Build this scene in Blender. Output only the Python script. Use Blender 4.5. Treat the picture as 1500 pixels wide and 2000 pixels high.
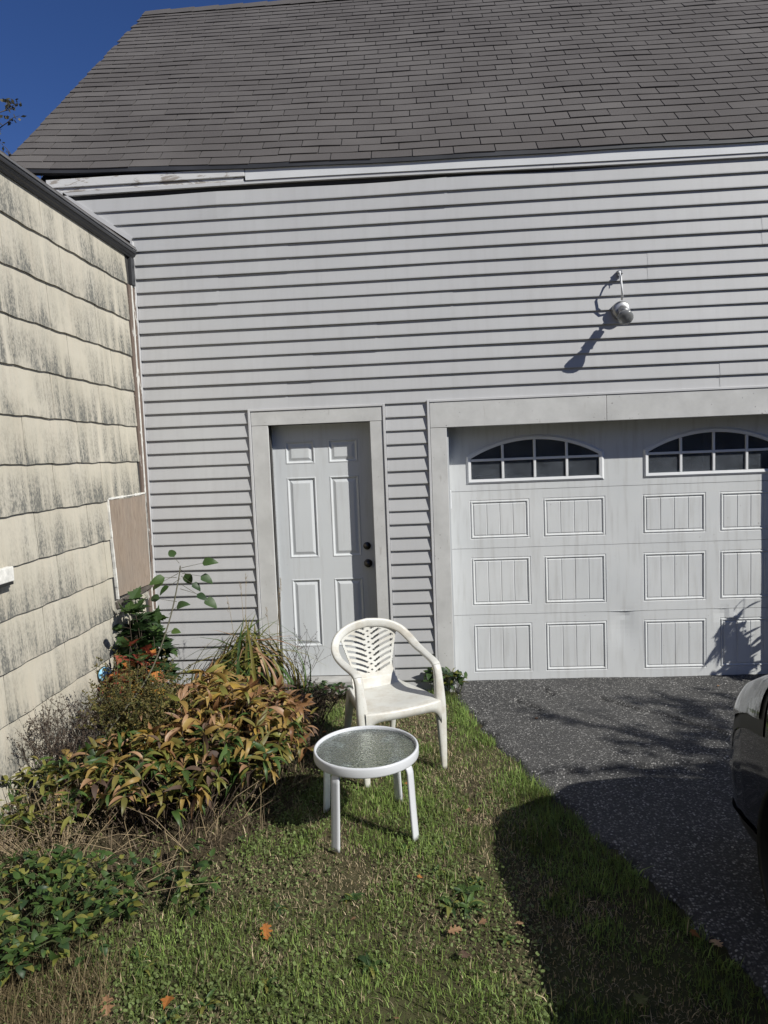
import bpy, math, random
import numpy as np
from mathutils import Vector, Matrix, Euler
random.seed(7); RNG = np.random.default_rng(11)
SC = bpy.context.scene
for o in list(bpy.data.objects): bpy.data.objects.remove(o)
COL = SC.collection
# ------------------------------------------------------------------ camera
F_PX = 1363.92
PITCH, YAW, ROLL = 0.08089249, 0.05743876, 0.03954933
CAM = Vector((2.16656, -5.3956, 1.85622))
cy, sy = math.cos(YAW), math.sin(YAW); cp, sp = math.cos(PITCH), math.sin(PITCH); cr, sr = math.cos(ROLL), math.sin(ROLL)
RM = Matrix(((cy, -sy, 0), (sy, cy, 0), (0, 0, 1))) @ Matrix(((1, 0, 0), (0, cp, sp), (0, -sp, cp))) @ Matrix(((cr, 0, sr), (0, 1, 0), (-sr, 0, cr)))
cam_d = bpy.data.cameras.new('camera'); cam = bpy.data.objects.new('camera', cam_d); COL.objects.link(cam)
cam_d.sensor_fit = 'HORIZONTAL'; cam_d.sensor_width = 36; cam_d.lens = 36 * F_PX / 1500; cam_d.clip_start = .05; cam_d.clip_end = 500
rx, fw, up = RM.col[0], RM.col[1], RM.col[2]
cam.matrix_world = Matrix(((rx[0], up[0], -fw[0], CAM[0]), (rx[1], up[1], -fw[1], CAM[1]), (rx[2], up[2], -fw[2], CAM[2]), (0, 0, 0, 1)))
SC.camera = cam
def at(px, py, z=0.0):
    d = RM @ Vector(((px - 750) / F_PX, 1, (1000 - py) / F_PX)); t = (z - CAM.z) / d.z
    return CAM + d * t
# ------------------------------------------------------------------ light
SUN_AZ, SUN_EL = math.radians(56), math.radians(37.5)      # azimuth from the facade's normal towards +x
sdir = Vector((math.sin(SUN_AZ) * math.cos(SUN_EL), -math.cos(SUN_AZ) * math.cos(SUN_EL), math.sin(SUN_EL)))
sl = bpy.data.lights.new('sun', 'SUN'); sl.energy = 5.0; sl.angle = math.radians(.53); sl.color = (1, .972, .90)
so = bpy.data.objects.new('sun', sl); COL.objects.link(so); so.rotation_euler = sdir.to_track_quat('Z', 'Y').to_euler(); so.location = (12, -9, 12)
W = bpy.data.worlds.new('World'); SC.world = W; W.use_nodes = True
wn = W.node_tree.nodes; wl = W.node_tree.links
sky = wn.new('ShaderNodeTexSky'); sky.sky_type = 'NISHITA'; sky.sun_disc = False; sky.sun_elevation = SUN_EL
sky.sun_rotation = math.atan2(sdir.x, sdir.y); sky.air_density = 1.0; sky.dust_density = 0.; sky.ozone_density = 5.0; sky.altitude = 900
bg = wn['Background']; bg.inputs['Strength'].default_value = .055; hs = wn.new('ShaderNodeHueSaturation'); hs.inputs['Saturation'].default_value = 1.10; wl.new(sky.outputs[0], hs.inputs['Color']); mu = wn.new('ShaderNodeMix'); mu.data_type = 'RGBA'; mu.blend_type = 'MULTIPLY'; mu.inputs[0].default_value = 1; wl.new(hs.outputs[0], mu.inputs[6]); mu.inputs[7].default_value = (.92, .92, 1.22, 1); wl.new(mu.outputs[2], bg.inputs['Color'])
SC.view_settings.view_transform = 'Standard'; SC.view_settings.look = 'None'; SC.view_settings.exposure = .2; SC.view_settings.gamma = 1
SC.render.engine = 'CYCLES'; SC.cycles.max_bounces = 8; SC.cycles.transparent_max_bounces = 12
# ------------------------------------------------------------------ helpers
class MB:
    def __init__(s): s.v = []; s.f = []
    def add(s, vs, fs):
        b = len(s.v); s.v += [tuple(q) for q in vs]; s.f += [tuple(i + b for i in f) for f in fs]
    def box(s, x0, x1, y0, y1, z0, z1):
        s.add([(x0, y0, z0), (x1, y0, z0), (x1, y1, z0), (x0, y1, z0), (x0, y0, z1), (x1, y0, z1), (x1, y1, z1), (x0, y1, z1)],
              [(0, 3, 2, 1), (4, 5, 6, 7), (0, 1, 5, 4), (1, 2, 6, 5), (2, 3, 7, 6), (3, 0, 4, 7)])
    def tube(s, pts, rad, n=6, cap=True):
        pts = [Vector(p) for p in pts]; r = rad if hasattr(rad, '__len__') else [rad] * len(pts)
        vs = []; fs = []
        for i, p in enumerate(pts):
            t = (pts[min(i + 1, len(pts) - 1)] - pts[max(i - 1, 0)]).normalized()
            a = t.cross(Vector((0, 0, 1)) if abs(t.z) < .9 else Vector((1, 0, 0))).normalized(); b = t.cross(a)
            for k in range(n):
                th = 2 * math.pi * k / n; vs.append(p + (a * math.cos(th) + b * math.sin(th)) * r[i])
        for i in range(len(pts) - 1):
            for k in range(n):
                fs.append((i * n + k, i * n + (k + 1) % n, (i + 1) * n + (k + 1) % n, (i + 1) * n + k))
        if cap: fs.append(tuple(range(n))[::-1]); fs.append(tuple((len(pts) - 1) * n + k for k in range(n)))
        s.add(vs, fs)
    def lathe(s, prof, n=32, loc=(0, 0, 0), M=None):   # prof (r, z)
        vs = []; fs = []
        for (r, z) in prof:
            for k in range(n):
                a = 2 * math.pi * k / n; p = Vector((r * math.cos(a), r * math.sin(a), z))
                if M is not None: p = M @ p
                vs.append(p + Vector(loc))
        for i in range(len(prof) - 1):
            for k in range(n): fs.append((i * n + k, i * n + (k + 1) % n, (i + 1) * n + (k + 1) % n, (i + 1) * n + k))
        s.add(vs, fs)
    def mesh(s, name, mat, smooth=False):
        m = bpy.data.meshes.new(name); m.from_pydata(s.v, [], s.f); m.update()
        if mat: m.materials.append(mat)
        if smooth:
            for p in m.polygons: p.use_smooth = True
        return m
    def build(s, name, mat, parent=None, smooth=False, bevel=0):
        o = bpy.data.objects.new(name, s.mesh(name, mat, smooth)); COL.objects.link(o); o.parent = parent
        if bevel:
            b = o.modifiers.new('bevel', 'BEVEL'); b.width = bevel; b.segments = 2; b.limit_method = 'ANGLE'
        return o
def box(name, mat, parent, x0, x1, y0, y1, z0, z1, bevel=0):
    m = MB(); m.box(x0, x1, y0, y1, z0, z1); return m.build(name, mat, parent, bevel=bevel)
def tag(o, label=None, cat=None, group=None, kind=None):
    if label: o['label'] = label
    if cat: o['category'] = cat
    if group: o['group'] = group
    if kind: o['kind'] = kind
    return o
def thing(name, label, cat, loc=(0, 0, 0), rz=0, group=None):
    o = bpy.data.objects.new(name, None); COL.objects.link(o); o.location = loc; o.rotation_euler = (0, 0, rz)
    o.empty_display_size = .1
    return tag(o, label, cat, group)
def inst(name, me, parent, loc=(0, 0, 0), rot=(0, 0, 0), sc=(1, 1, 1)):
    o = bpy.data.objects.new(name, me); COL.objects.link(o); o.parent = parent; o.location = loc; o.rotation_euler = rot; o.scale = sc
    return o
def vnoise(x, y, s, seed=0):            # numpy value noise 0..1
    x = np.asarray(x, float) / s; y = np.asarray(y, float) / s
    xi = np.floor(x).astype(int); yi = np.floor(y).astype(int); fx = x - xi; fy = y - yi
    fx = fx * fx * (3 - 2 * fx); fy = fy * fy * (3 - 2 * fy)
    def h(a, b):
        n = (a * 374761393 + b * 668265263 + seed * 1442695041) & 0x7fffffff
        n = ((n ^ (n >> 13)) * 1274126177) & 0x7fffffff
        return ((n ^ (n >> 16)) & 0xffff) / 65535.
    return (h(xi, yi) * (1 - fx) + h(xi + 1, yi) * fx) * (1 - fy) + (h(xi, yi + 1) * (1 - fx) + h(xi + 1, yi + 1) * fx) * fy
# ------------------------------------------------------------------ materials
class NT:
    def __init__(s, name):
        s.m = bpy.data.materials.new(name); s.m.use_nodes = True; s.t = s.m.node_tree; s.n = s.t.nodes; s.l = s.t.links
        s.b = s.n['Principled BSDF']; s.out = s.n['Material Output']
        s.tc = s.n.new('ShaderNodeTexCoord')
    def new(s, t, **k):
        q = s.n.new(t)
        for a, v in k.items():
            if hasattr(q, a): setattr(q, a, v)
            else: q.inputs[a].default_value = v
        return q
    def coord(s, which='Object', scale=(1, 1, 1)):
        mp = s.new('ShaderNodeMapping'); mp.inputs['Scale'].default_value = scale; s.l.new(s.tc.outputs[which], mp.inputs[0]); return mp.outputs[0]
    def noise(s, vec, scale=5, detail=4, rough=.55, dist=0):
        q = s.new('ShaderNodeTexNoise'); q.inputs['Scale'].default_value = scale; q.inputs['Detail'].default_value = detail
        q.inputs['Roughness'].default_value = rough; q.inputs['Distortion'].default_value = dist; s.l.new(vec, q.inputs['Vector']); return q.outputs['Fac']
    def ramp(s, fac, stops):
        q = s.new('ShaderNodeValToRGB'); e = q.color_ramp.elements
        while len(e) < len(stops): e.new(.5)
        for i, (p, c) in enumerate(stops):
            e[i].position = p; e[i].color = (*c, 1) if hasattr(c, '__len__') else (c, c, c, 1)
        s.l.new(fac, q.inputs[0]); return q.outputs[0]
    def mix(s, fac, a, b, mode='MIX'):
        q = s.new('ShaderNodeMix', data_type='RGBA', blend_type=mode)
        for i, v in ((0, fac), (6, a), (7, b)):
            if hasattr(v, 'is_linked') or hasattr(v, 'links'): s.l.new(v, q.inputs[i])
            else: q.inputs[i].default_value = v if i == 0 else ((*v, 1) if len(v) == 3 else v)
        return q.outputs[2]
    def math(s, op, a, b=None):
        q = s.new('ShaderNodeMath', operation=op)
        for i, v in ((0, a), (1, b)):
            if v is None: continue
            if hasattr(v, 'links'): s.l.new(v, q.inputs[i])
            else: q.inputs[i].default_value = v
        return q.outputs[0]
    def color(s, c):
        if hasattr(c, 'links'): s.l.new(c, s.b.inputs['Base Color'])
        else: s.b.inputs['Base Color'].default_value = (*c, 1)
    def bump(s, h, strength=.3, dist=.01):
        q = s.new('ShaderNodeBump'); q.inputs['Strength'].default_value = strength; q.inputs['Distance'].default_value = dist
        s.l.new(h, q.inputs['Height']); s.l.new(q.outputs[0], s.b.inputs['Normal'])
    def set(s, rough=.5, spec=.5, metal=0):
        s.b.inputs['Roughness'].default_value = rough; s.b.inputs['Specular IOR Level'].default_value = spec; s.b.inputs['Metallic'].default_value = metal; return s
def plain(name, c, rough=.5, metal=0, var=.12, scale=6, spec=.5, bump=0):
    t = NT(name).set(rough, spec, metal); v = t.coord()
    n = t.noise(v, scale, 5)
    t.color(t.mix(t.ramp(n, [(.3, 0.), (.7, 1.)]), tuple(x * (1 - var) for x in c), tuple(min(1, x * (1 + var)) for x in c)))
    if bump: t.bump(t.noise(v, scale * 8, 3), bump, .002)
    return t.m
# vinyl siding: pale grey, faint wood-grain emboss, chalky dust near the ground
t = NT('vinyl_siding').set(.5, .35); v = t.coord(scale=(2, 8, 60)); g = t.noise(v, 4, 5)
c = t.mix(t.ramp(t.noise(t.coord(), 1.3, 4), [(.35, 0.), (.7, 1.)]), (.395, .397, .402), (.437, .44, .444))
oi = t.new('ShaderNodeObjectInfo'); c = t.mix(t.math('MULTIPLY', oi.outputs['Random'], .35), c, (.375, .377, .382))
sp_ = t.ramp(t.noise(t.coord(), 45, 2), [(.70, 0.), (.76, 1.)])
sepn = t.new('ShaderNodeSeparateXYZ'); t.l.new(t.tc.outputs['Object'], sepn.inputs[0])
low = t.new('ShaderNodeMapRange'); t.l.new(sepn.outputs[2], low.inputs[0]); low.inputs[1].default_value = .1; low.inputs[2].default_value = .7; low.inputs[3].default_value = .7; low.inputs[4].default_value = 0
c = t.mix(t.math('MULTIPLY', sp_, low.outputs[0]), c, (.2, .18, .15)); c = t.mix(t.ramp(t.noise(t.coord(scale=(7, 1, .5)), 2.2, 5, .6), [(.48, 0.), (.80, .30)]), c, (.30, .295, .29)); t.color(c); t.bump(g, .10, .001); M_SID = t.m
# weathered painted trim board
t = NT('weathered_trim').set(.65, .3); v = t.coord(scale=(1, 1, 1)); n1 = t.noise(v, 3.5, 6, .65); n2 = t.noise(t.coord(scale=(4, 4, .7)), 9, 5)
c = t.mix(t.ramp(n1, [(.35, 0.), (.65, 1.)]), (.43, .43, .42), (.53, .53, .52)); c = t.mix(t.ramp(n2, [(.66, 0.), (.74, .55)]), c, (.30, .285, .265))
c = t.mix(t.ramp(t.noise(v, 60, 1), [(.77, 0.), (.79, 1.)]), c, (.08, .07, .06)); t.color(c); t.bump(n2, .3, .002); M_TRIM = t.m
# peeling white paint on the eave boards
t = NT('peeling_paint').set(.6, .35); v = t.coord(scale=(1, 1, 3.5)); n1 = t.noise(v, 4, 9, .7, .4)
c = t.mix(t.ramp(n1, [(.53, 0.), (.56, 1.)]), (.60, .60, .60), (.33, .30, .27)); c = t.mix(t.ramp(t.noise(t.coord(scale=(.6, 1, 12)), 8, 6), [(.55, 0.), (.75, .5)]), c, (.42, .41, .40))
t.color(c); t.bump(n1, .5, .004); M_PEEL = t.m
M_FASC = plain('white_fascia_paint', (.60, .61, .62), .5, var=.06, scale=4)
M_JCH = plain('vinyl_channel', (.5, .5, .505), .45, var=.06)
t = NT('roof_shingle').set(.92, .2); v = t.coord('Object'); oi = t.new('ShaderNodeObjectInfo'); ge = t.new('ShaderNodeNewGeometry')
r = t.math('FRACT', t.math('ADD', oi.outputs['Random'], ge.outputs['Random Per Island']))
c = t.ramp(r, [(0., (.066, .059, .057)), (.4, (.084, .076, .073)), (.8, (.094, .086, .082)), (1., (.118, .108, .102))])
wv = t.new('ShaderNodeTexCoord'); gr = t.noise(ge.outputs['Position'], 260, 2); c = t.mix(t.ramp(gr, [(.3, 0.), (.75, 1.)]), c, (.135, .127, .122), 'MIX')
big = t.noise(ge.outputs['Position'], 1.1, 4); c = t.mix(t.ramp(big, [(.35, .45), (.7, 0.)]), c, (.058, .052, .050)); t.color(c); t.bump(gr, .6, .003); M_SHG = t.m
M_DECK = plain('roof_felt', (.02, .02, .02), .95)
t = NT('entry_door_paint').set(.42, .4); n1 = t.noise(t.coord(), 2.5, 5); n2 = t.noise(t.coord(scale=(14, 1, 1.2)), 2, 5, .65); n3 = t.noise(t.coord(), 26, 3)
c = t.mix(n1, (.51, .53, .545), (.57, .59, .60)); c = t.mix(t.ramp(n2, [(.52, 0.), (.8, .4)]), c, (.34, .335, .32)); c = t.mix(t.ramp(n3, [(.70, 0.), (.76, .5)]), c, (.27, .26, .24)); t.color(c); M_DOOR = t.m
# garage door steel with dirt towards the bottom seams
t = NT('garage_door_paint').set(.45, .4); v = t.coord(); n1 = t.noise(v, 1.6, 5); gx = t.noise(t.coord(scale=(9, 9, .8)), 3, 4)
c = t.mix(t.ramp(n1, [(.3, 0.), (.7, 1.)]), (.52, .535, .54), (.59, .60, .60)); c = t.mix(t.ramp(gx, [(.50, 0.), (.78, .5)]), c, (.36, .355, .34))
c = t.mix(t.ramp(t.noise(v, 38, 2), [(.74, 0.), (.78, .6)]), c, (.25, .24, .22)); t.color(c); t.bump(t.noise(t.coord(scale=(3, 3, 60)), 6, 3), .06, .001); M_GAR = t.m
M_WFR = plain('window_frame_plastic', (.66, .67, .68), .4, var=.04)
t = NT('window_glass').set(.03, .5); t.b.inputs['IOR'].default_value = 1.45; dn = t.ramp(t.noise(t.coord(), 7, 5, .65), [(.3, .93), (.75, .80)]); t.l.new(dn, t.b.inputs['Transmission Weight']); t.color((.36, .40, .46)); M_GLASS = t.m
M_DARK = plain('garage_interior', (.035, .034, .033), .9)
M_CONC = plain('concrete_sill', (.33, .31, .29), .9, var=.3, scale=25, bump=.5)
M_BRASS = plain('tarnished_metal', (.09, .085, .08), .35, metal=.9)
M_ALU = plain('aluminium', (.36, .36, .36), .42, metal=.85, var=.15, scale=30)
M_DKEAVE = plain('dark_gutter_metal', (.035, .036, .04), .5, var=.35, scale=3)
# cream cement shingle with mildew that runs down in streaks
t = NT('cream_wall_shingle').set(.8, .25); ge = t.new('ShaderNodeNewGeometry')
def mp_(sc):
    m_ = t.new('ShaderNodeMapping'); m_.inputs['Scale'].default_value = sc; t.l.new(ge.outputs['Position'], m_.inputs[0]); return m_.outputs[0]
base = t.mix(t.ramp(t.noise(mp_((1, 1, 1)), 2.2, 5), [(.3, 0.), (.7, 1.)]), (.44, .408, .33), (.53, .495, .415))
base = t.mix(t.ramp(t.noise(mp_((1, 30, 1.2)), 1, 4), [(.45, 0.), (.8, .35)]), base, (.50, .43, .34))
st = t.noise(mp_((1, 16, 1.1)), 1.0, 7, .68); patch = t.noise(mp_((1, 1.9, 1.6)), 1.25, 4)
sepn = t.new('ShaderNodeSeparateXYZ'); t.l.new(t.tc.outputs['Object'], sepn.inputs[0])
lo = t.new('ShaderNodeMapRange'); t.l.new(sepn.outputs[2], lo.inputs[0]); lo.inputs[1].default_value = 0.0; lo.inputs[2].default_value = .26; lo.inputs[3].default_value = 1.; lo.inputs[4].default_value = .12
mask = t.math('MULTIPLY', t.ramp(st, [(.34, 0.), (.60, 1.)]), t.math('MULTIPLY', t.ramp(patch, [(.36, .10), (.57, 1.)]), lo.outputs[0]))
speck = t.ramp(t.noise(mp_((1, 1, .55)), 85, 3, .7), [(.42, 0.), (.62, 1.)])
mask = t.math('MULTIPLY', mask, t.math('ADD', t.math('MULTIPLY', speck, .75), .45))
c = t.mix(t.math('MINIMUM', t.math('MULTIPLY', mask, 1.6), .9), base, (.105, .108, .10))
c = t.mix(t.ramp(t.noise(mp_((1, 1, 1)), 150, 2), [(.72, 0.), (.76, .7)]), c, (.12, .11, .1)); t.color(c); t.bump(t.noise(mp_((1, 40, 4)), 3, 4), .3, .002); M_CREAM = t.m
t = NT('brown_peeling_trim').set(.75, .25); v = t.coord(scale=(3, 3, 1)); n1 = t.noise(v, 5, 8, .65, .5); c = t.mix(t.ramp(n1, [(.585, 0.), (.60, 1.)]), (.145, .11, .09), (.52, .51, .48)); t.color(c); t.bump(n1, .6, .004); M_BROWN = t.m
t = NT('bare_plywood').set(.75, .25); n1 = t.noise(t.coord(scale=(1, 7, .55)), 3.0, 3, .5, 2.2); n2 = t.noise(t.coord(), 4, 4); n3 = t.noise(t.coord(scale=(1, 40, 2)), 4, 3)
c = t.ramp(n1, [(.30, (.19, .145, .11)), (.42, (.29, .23, .18)), (.48, (.21, .165, .125)), (.56, (.31, .25, .20)), (.66, (.24, .19, .15)), (.8, (.33, .275, .22))]); c = t.mix(t.ramp(n3, [(.5, 0.), (.8, .3)]), c, (.17, .135, .11)); c = t.mix(t.ramp(n2, [(.4, 0.), (.7, .45)]), c, (.22, .195, .17)); t.color(c); t.bump(n3, .2, .001); M_PLY = t.m
M_WHITE = plain('old_white_caulk', (.66, .65, .61), .7, var=.2, scale=30)
# asphalt: dark binder with pale exposed aggregate
t = NT('asphalt').set(.9, .3); ge = t.new('ShaderNodeNewGeometry'); P_ = ge.outputs['Position']
vo = t.new('ShaderNodeTexVoronoi'); vo.inputs['Scale'].default_value = 92; t.l.new(P_, vo.inputs['Vector'])
sepc = t.new('ShaderNodeSeparateColor'); t.l.new(vo.outputs['Color'], sepc.inputs[0])
stone = t.ramp(sepc.outputs[0], [(0., (.032, .032, .032)), (.3, (.055, .054, .053)), (.55, (.090, .088, .085)), (.75, (.145, .141, .135)), (.90, (.25, .245, .235)), (1., (.40, .39, .375))])
edge = t.ramp(vo.outputs['Distance'], [(.35, 1.), (.65, 0.)]); c = t.mix(edge, (.036, .036, .036), stone)
bigw = t.ramp(t.noise(P_, .9, 4), [(.35, 0.), (.7, 1.)]); c = t.mix(t.math('MULTIPLY', bigw, .25), c, (.14, .136, .13)); c = t.mix(t.ramp(t.noise(P_, 2.6, 5, .65), [(.52, 0.), (.68, .5)]), c, (.05, .05, .051)); t.color(c)
t.bump(t.math('ADD', t.math('MULTIPLY', edge, .6), t.noise(P_, 160, 3)), .7, .006); M_ASPH = t.m
t = NT('soil').set(1., .1); ge = t.new('ShaderNodeNewGeometry'); n1 = t.noise(ge.outputs['Position'], 9, 8, .7)
far = t.noise(ge.outputs['Position'], .8, 5); c = t.ramp(n1, [(.3, (.030, .024, .016)), (.55, (.068, .054, .034)), (.75, (.12, .096, .064))])
c = t.mix(t.ramp(far, [(.4, 0.), (.65, .6)]), c, (.065, .078, .028)); t.color(c); t.bump(n1, .8, .02); M_SOIL = t.m
def attr_mat(name, rough=.6, transl=.3, spec=.3):
    t = NT(name).set(rough, spec); a = t.new('ShaderNodeAttribute'); a.attribute_name = 'col'; t.color(a.outputs['Color'])
    tr = t.new('ShaderNodeBsdfTranslucent'); t.l.new(a.outputs['Color'], tr.inputs[0]); mx = t.new('ShaderNodeMixShader'); mx.inputs[0].default_value = transl
    t.l.new(t.b.outputs[0], mx.inputs[1]); t.l.new(tr.outputs[0], mx.inputs[2]); t.l.new(mx.outputs[0], t.out.inputs[0]); return t.m
M_GRASS = attr_mat('grass_blades', .55, .3)
M_FINE = attr_mat('fine_foliage', .7, .3)
def leaf_mat(name, c, c2, transl=.28, rough=.48):
    t = NT(name).set(rough, .4); oi = t.new('ShaderNodeObjectInfo'); gi = t.new('ShaderNodeNewGeometry'); v = t.coord(scale=(1, 1, 1)); n = t.noise(v, 22, 4)
    f = t.math('ADD', t.math('MULTIPLY', t.math('FRACT', t.math('ADD', oi.outputs['Random'], gi.outputs['Random Per Island'])), .75), t.math('MULTIPLY', n, .45)); cc = t.ramp(f, [(.15, c), (.95, c2)]); cc = t.mix(t.ramp(t.noise(t.coord(scale=(9, 3, 3)), 1.6, 4, .7), [(.58, 0.), (.66, .6)]), cc, tuple(.35 * x + .03 for x in c)); t.color(cc)
    tr = t.new('ShaderNodeBsdfTranslucent'); t.l.new(cc, tr.inputs[0]); mx = t.new('ShaderNodeMixShader'); mx.inputs[0].default_value = transl
    t.l.new(t.b.outputs[0], mx.inputs[1]); t.l.new(tr.outputs[0], mx.inputs[2]); t.l.new(mx.outputs[0], t.out.inputs[0]); t.bump(n, .3, .002); return t.m
L_GREEN = leaf_mat('leaf_green', (.03, .065, .018), (.075, .13, .03))
L_DKGRN = leaf_mat('leaf_dark_green', (.02, .045, .018), (.045, .085, .025))
L_OLIVE = leaf_mat('leaf_olive', (.09, .09, .02), (.20, .17, .045))
L_YELGR = leaf_mat('leaf_yellow_green', (.13, .15, .03), (.22, .21, .05))
L_OCHRE = leaf_mat('leaf_ochre', (.22, .14, .035), (.36, .245, .075))
L_RUST = leaf_mat('leaf_rust', (.16, .075, .032), (.28, .15, .065))
L_BROWN = leaf_mat('leaf_brown', (.05, .032, .024), (.12, .075, .05), .15, .7)
L_RED = leaf_mat('leaf_red', (.20, .035, .025), (.38, .10, .06))
L_ORANGE = leaf_mat('leaf_orange', (.34, .12, .03), (.46, .19, .05), .2)
L_TAN = leaf_mat('leaf_tan', (.22, .12, .065), (.36, .22, .12), .2)
L_YELLOW = leaf_mat('leaf_yellow', (.38, .24, .04), (.5, .33, .07))
M_STEM = plain('green_stem', (.05, .06, .02), .6)
M_STEMBR = plain('brown_stem', (.06, .042, .03), .8)
M_STRAW = plain('straw_stem', (.25, .19, .11), .8, var=.3)
M_BARK = plain('bark', (.07, .06, .05), .9, var=.35, scale=12, bump=.6)
# chair resin: cream white, grime in blotches
t = NT('chair_resin').set(.42, .45); v = t.coord(); n1 = t.noise(v, 9, 6, .65); n2 = t.noise(v, 60, 3)
c = t.mix(t.ramp(n1, [(.46, 0.), (.68, .9)]), (.55, .548, .51), (.44, .41, .35)); c = t.mix(t.ramp(n2, [(.64, 0.), (.72, .45)]), c, (.36, .33, .27)); t.color(c); M_CHAIR = t.m
M_TABLE = plain('table_enamel', (.55, .565, .59), .3, var=.03)
t = NT('pebbled_glass').set(.05, .3); v = t.coord(); vo = t.new('ShaderNodeTexVoronoi'); vo.feature = 'SMOOTH_F1'; vo.inputs['Scale'].default_value = 105; t.l.new(v, vo.inputs['Vector'])
t.b.inputs['Transmission Weight'].default_value = .95; t.b.inputs['IOR'].default_value = 1.5; t.color((.62, .68, .64)); t.bump(vo.outputs['Distance'], .7, .003); M_PEB = t.m
t = NT('car_paint').set(.12, .6); t.color((.006, .006, .008)); t.b.inputs['Coat Weight'].default_value = 1; t.b.inputs['Coat Roughness'].default_value = .03; M_CAR = t.m
M_BLKPL = plain('black_plastic', (.012, .012, .012), .5)
M_TYRE = plain('tyre_rubber', (.018, .018, .018), .85)
M_RIM = plain('wheel_alloy', (.45, .45, .46), .3, metal=.9)
t = NT('car_glass').set(.03, .5); t.color((.01, .012, .012)); M_CGL = t.m
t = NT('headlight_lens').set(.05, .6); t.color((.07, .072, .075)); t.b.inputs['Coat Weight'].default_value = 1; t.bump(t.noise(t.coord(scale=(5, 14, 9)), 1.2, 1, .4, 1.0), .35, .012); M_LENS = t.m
t = NT('bulb_glass').set(.22, .5); t.color((.42, .43, .43)); t.b.inputs['Transmission Weight'].default_value = .6; M_BULB = t.m
t = NT('blue_mottled').set(.5, .5); n = t.noise(t.coord(), 45, 3); t.color(t.ramp(n, [(.40, (.02, .04, .06)), (.46, (.16, .40, .58)), (.7, (.36, .62, .76))])); M_BLUE = t.m
# ------------------------------------------------------------------ ground and driveway
EDGE = [(2.30, .4), (2.34, -.05), (2.44, -.55), (2.56, -1.0), (2.74, -1.54), (3.03, -2.42), (3.21, -2.95), (3.45, -3.9), (3.6, -5), (3.7, -9)]
def edge_x(y):
    for (xa, ya), (xb, yb) in zip(EDGE, EDGE[1:]):
        if yb <= y <= ya: return xa + (xb - xa) * (ya - y) / (ya - yb)
    return EDGE[0][0] if y > .4 else EDGE[-1][0]
def gz(x, y):                # lawn relief; bed banks up gently toward the cream wall
    x = np.asarray(x, float); y = np.asarray(y, float)
    near = np.clip((4 - np.abs(x - 1.5)) / 2, 0, 1) * np.clip((5.5 - np.abs(y + 2)) / 2, 0, 1)
    bank = .10 * np.clip((1.0 - x) / .9, 0, 1) * np.clip((y + 4) / 1.2, 0, 1)
    return (-.012 + (vnoise(x, y, .55, 3) - .5) * .018 + (vnoise(x, y, .16, 5) - .5) * .010) * near + bank * near - .02 * (1 - near)
xs = sorted(set([-200, -90, -40, -20, -12, -8, -5] + list(np.arange(-3, 6.01, .07)) + [7, 9, 12, 20, 40, 90, 200]))
ys = sorted(set([-200, -90, -40, -20, -12, -9] + list(np.arange(-7, .61, .07)) + [1, 2, 4, 8, 16, 40, 90, 200]))
X, Y = np.meshgrid(xs, ys); Z = gz(X, Y); ex = np.array([edge_x(q) for q in ys])[:, None]
Z = np.where(X > ex + .06, -.05, Z); Z = np.where(np.abs(X - ex) <= .06, np.minimum(Z, -.004), Z); Z = np.where(Y > .3, -.06, Z)
gm = MB(); gm.v = [tuple(q) for q in np.stack([X, Y, Z], -1).reshape(-1, 3)]; nx = len(xs)
gm.f = [(j * nx + i, j * nx + i + 1, (j + 1) * nx + i + 1, (j + 1) * nx + i) for j in range(len(ys) - 1) for i in range(nx - 1)]
tag(gm.build('ground', M_SOIL, None, True), kind='structure')
# driveway, fine grid with a real crack and an uneven crumbling edge
CRK = [[(3.42, -.28), (3.62, -.55), (3.75, -.62), (3.92, -.86), (4.2, -1.12), (4.6, -1.3)], [(3.05, -.05), (3.08, -.2)], [(2.75, -1.50), (3.0, -1.45), (3.4, -1.40), (3.75, -1.37)], [(2.8, -.3), (2.95, -.5)]]
def crack_d(x, y):
    d = np.full(np.shape(x), 9.)
    for c_ in CRK:
        for (xa, ya), (xb, yb) in zip(c_, c_[1:]):
            L2 = (xb - xa) ** 2 + (yb - ya) ** 2; tt = np.clip(((x - xa) * (xb - xa) + (y - ya) * (yb - ya)) / L2, 0, 1)
            d = np.minimum(d, np.hypot(x - xa - tt * (xb - xa), y - ya - tt * (yb - ya)))
    return d
yy = np.concatenate([np.arange(.32, -3.6, -.018), np.arange(-3.6, -9, -.15)]); uu = np.concatenate([np.linspace(0, 2.2, 120), np.linspace(2.25, 5, 30)])
U, YY = np.meshgrid(uu, yy); EX = np.array([edge_x(q) for q in yy])[:, None] + (vnoise(yy * 0, yy, .09, 9)[:, None] - .5) * .07 + (vnoise(yy * 0, yy, .03, 4)[:, None] - .5) * .03
XX = EX + U; wob = (vnoise(XX, YY, .05, 21) - .5) * .05
cd = crack_d(XX + wob, YY + (vnoise(XX, YY, .06, 33) - .5) * .05)
ZZ = .004 + (vnoise(XX, YY, .5, 8) - .5) * .012 + (vnoise(XX, YY, .05, 18) - .5) * .003 - .032 * np.clip(1 - cd / .022, 0, 1) + .006 * np.exp(-((cd - .05) / .03) ** 2)
ZZ = ZZ - .03 * np.clip(1 - U / .03, 0, 1)
dm = MB(); dm.v = [tuple(q) for q in np.stack([XX, YY, ZZ], -1).reshape(-1, 3)]; n_ = len(uu)
dm.f = [(j * n_ + i, (j + 1) * n_ + i, (j + 1) * n_ + i + 1, j * n_ + i + 1) for j in range(len(yy) - 1) for i in range(n_ - 1)]
tag(dm.build('driveway', M_ASPH, None, True), kind='structure')
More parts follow.
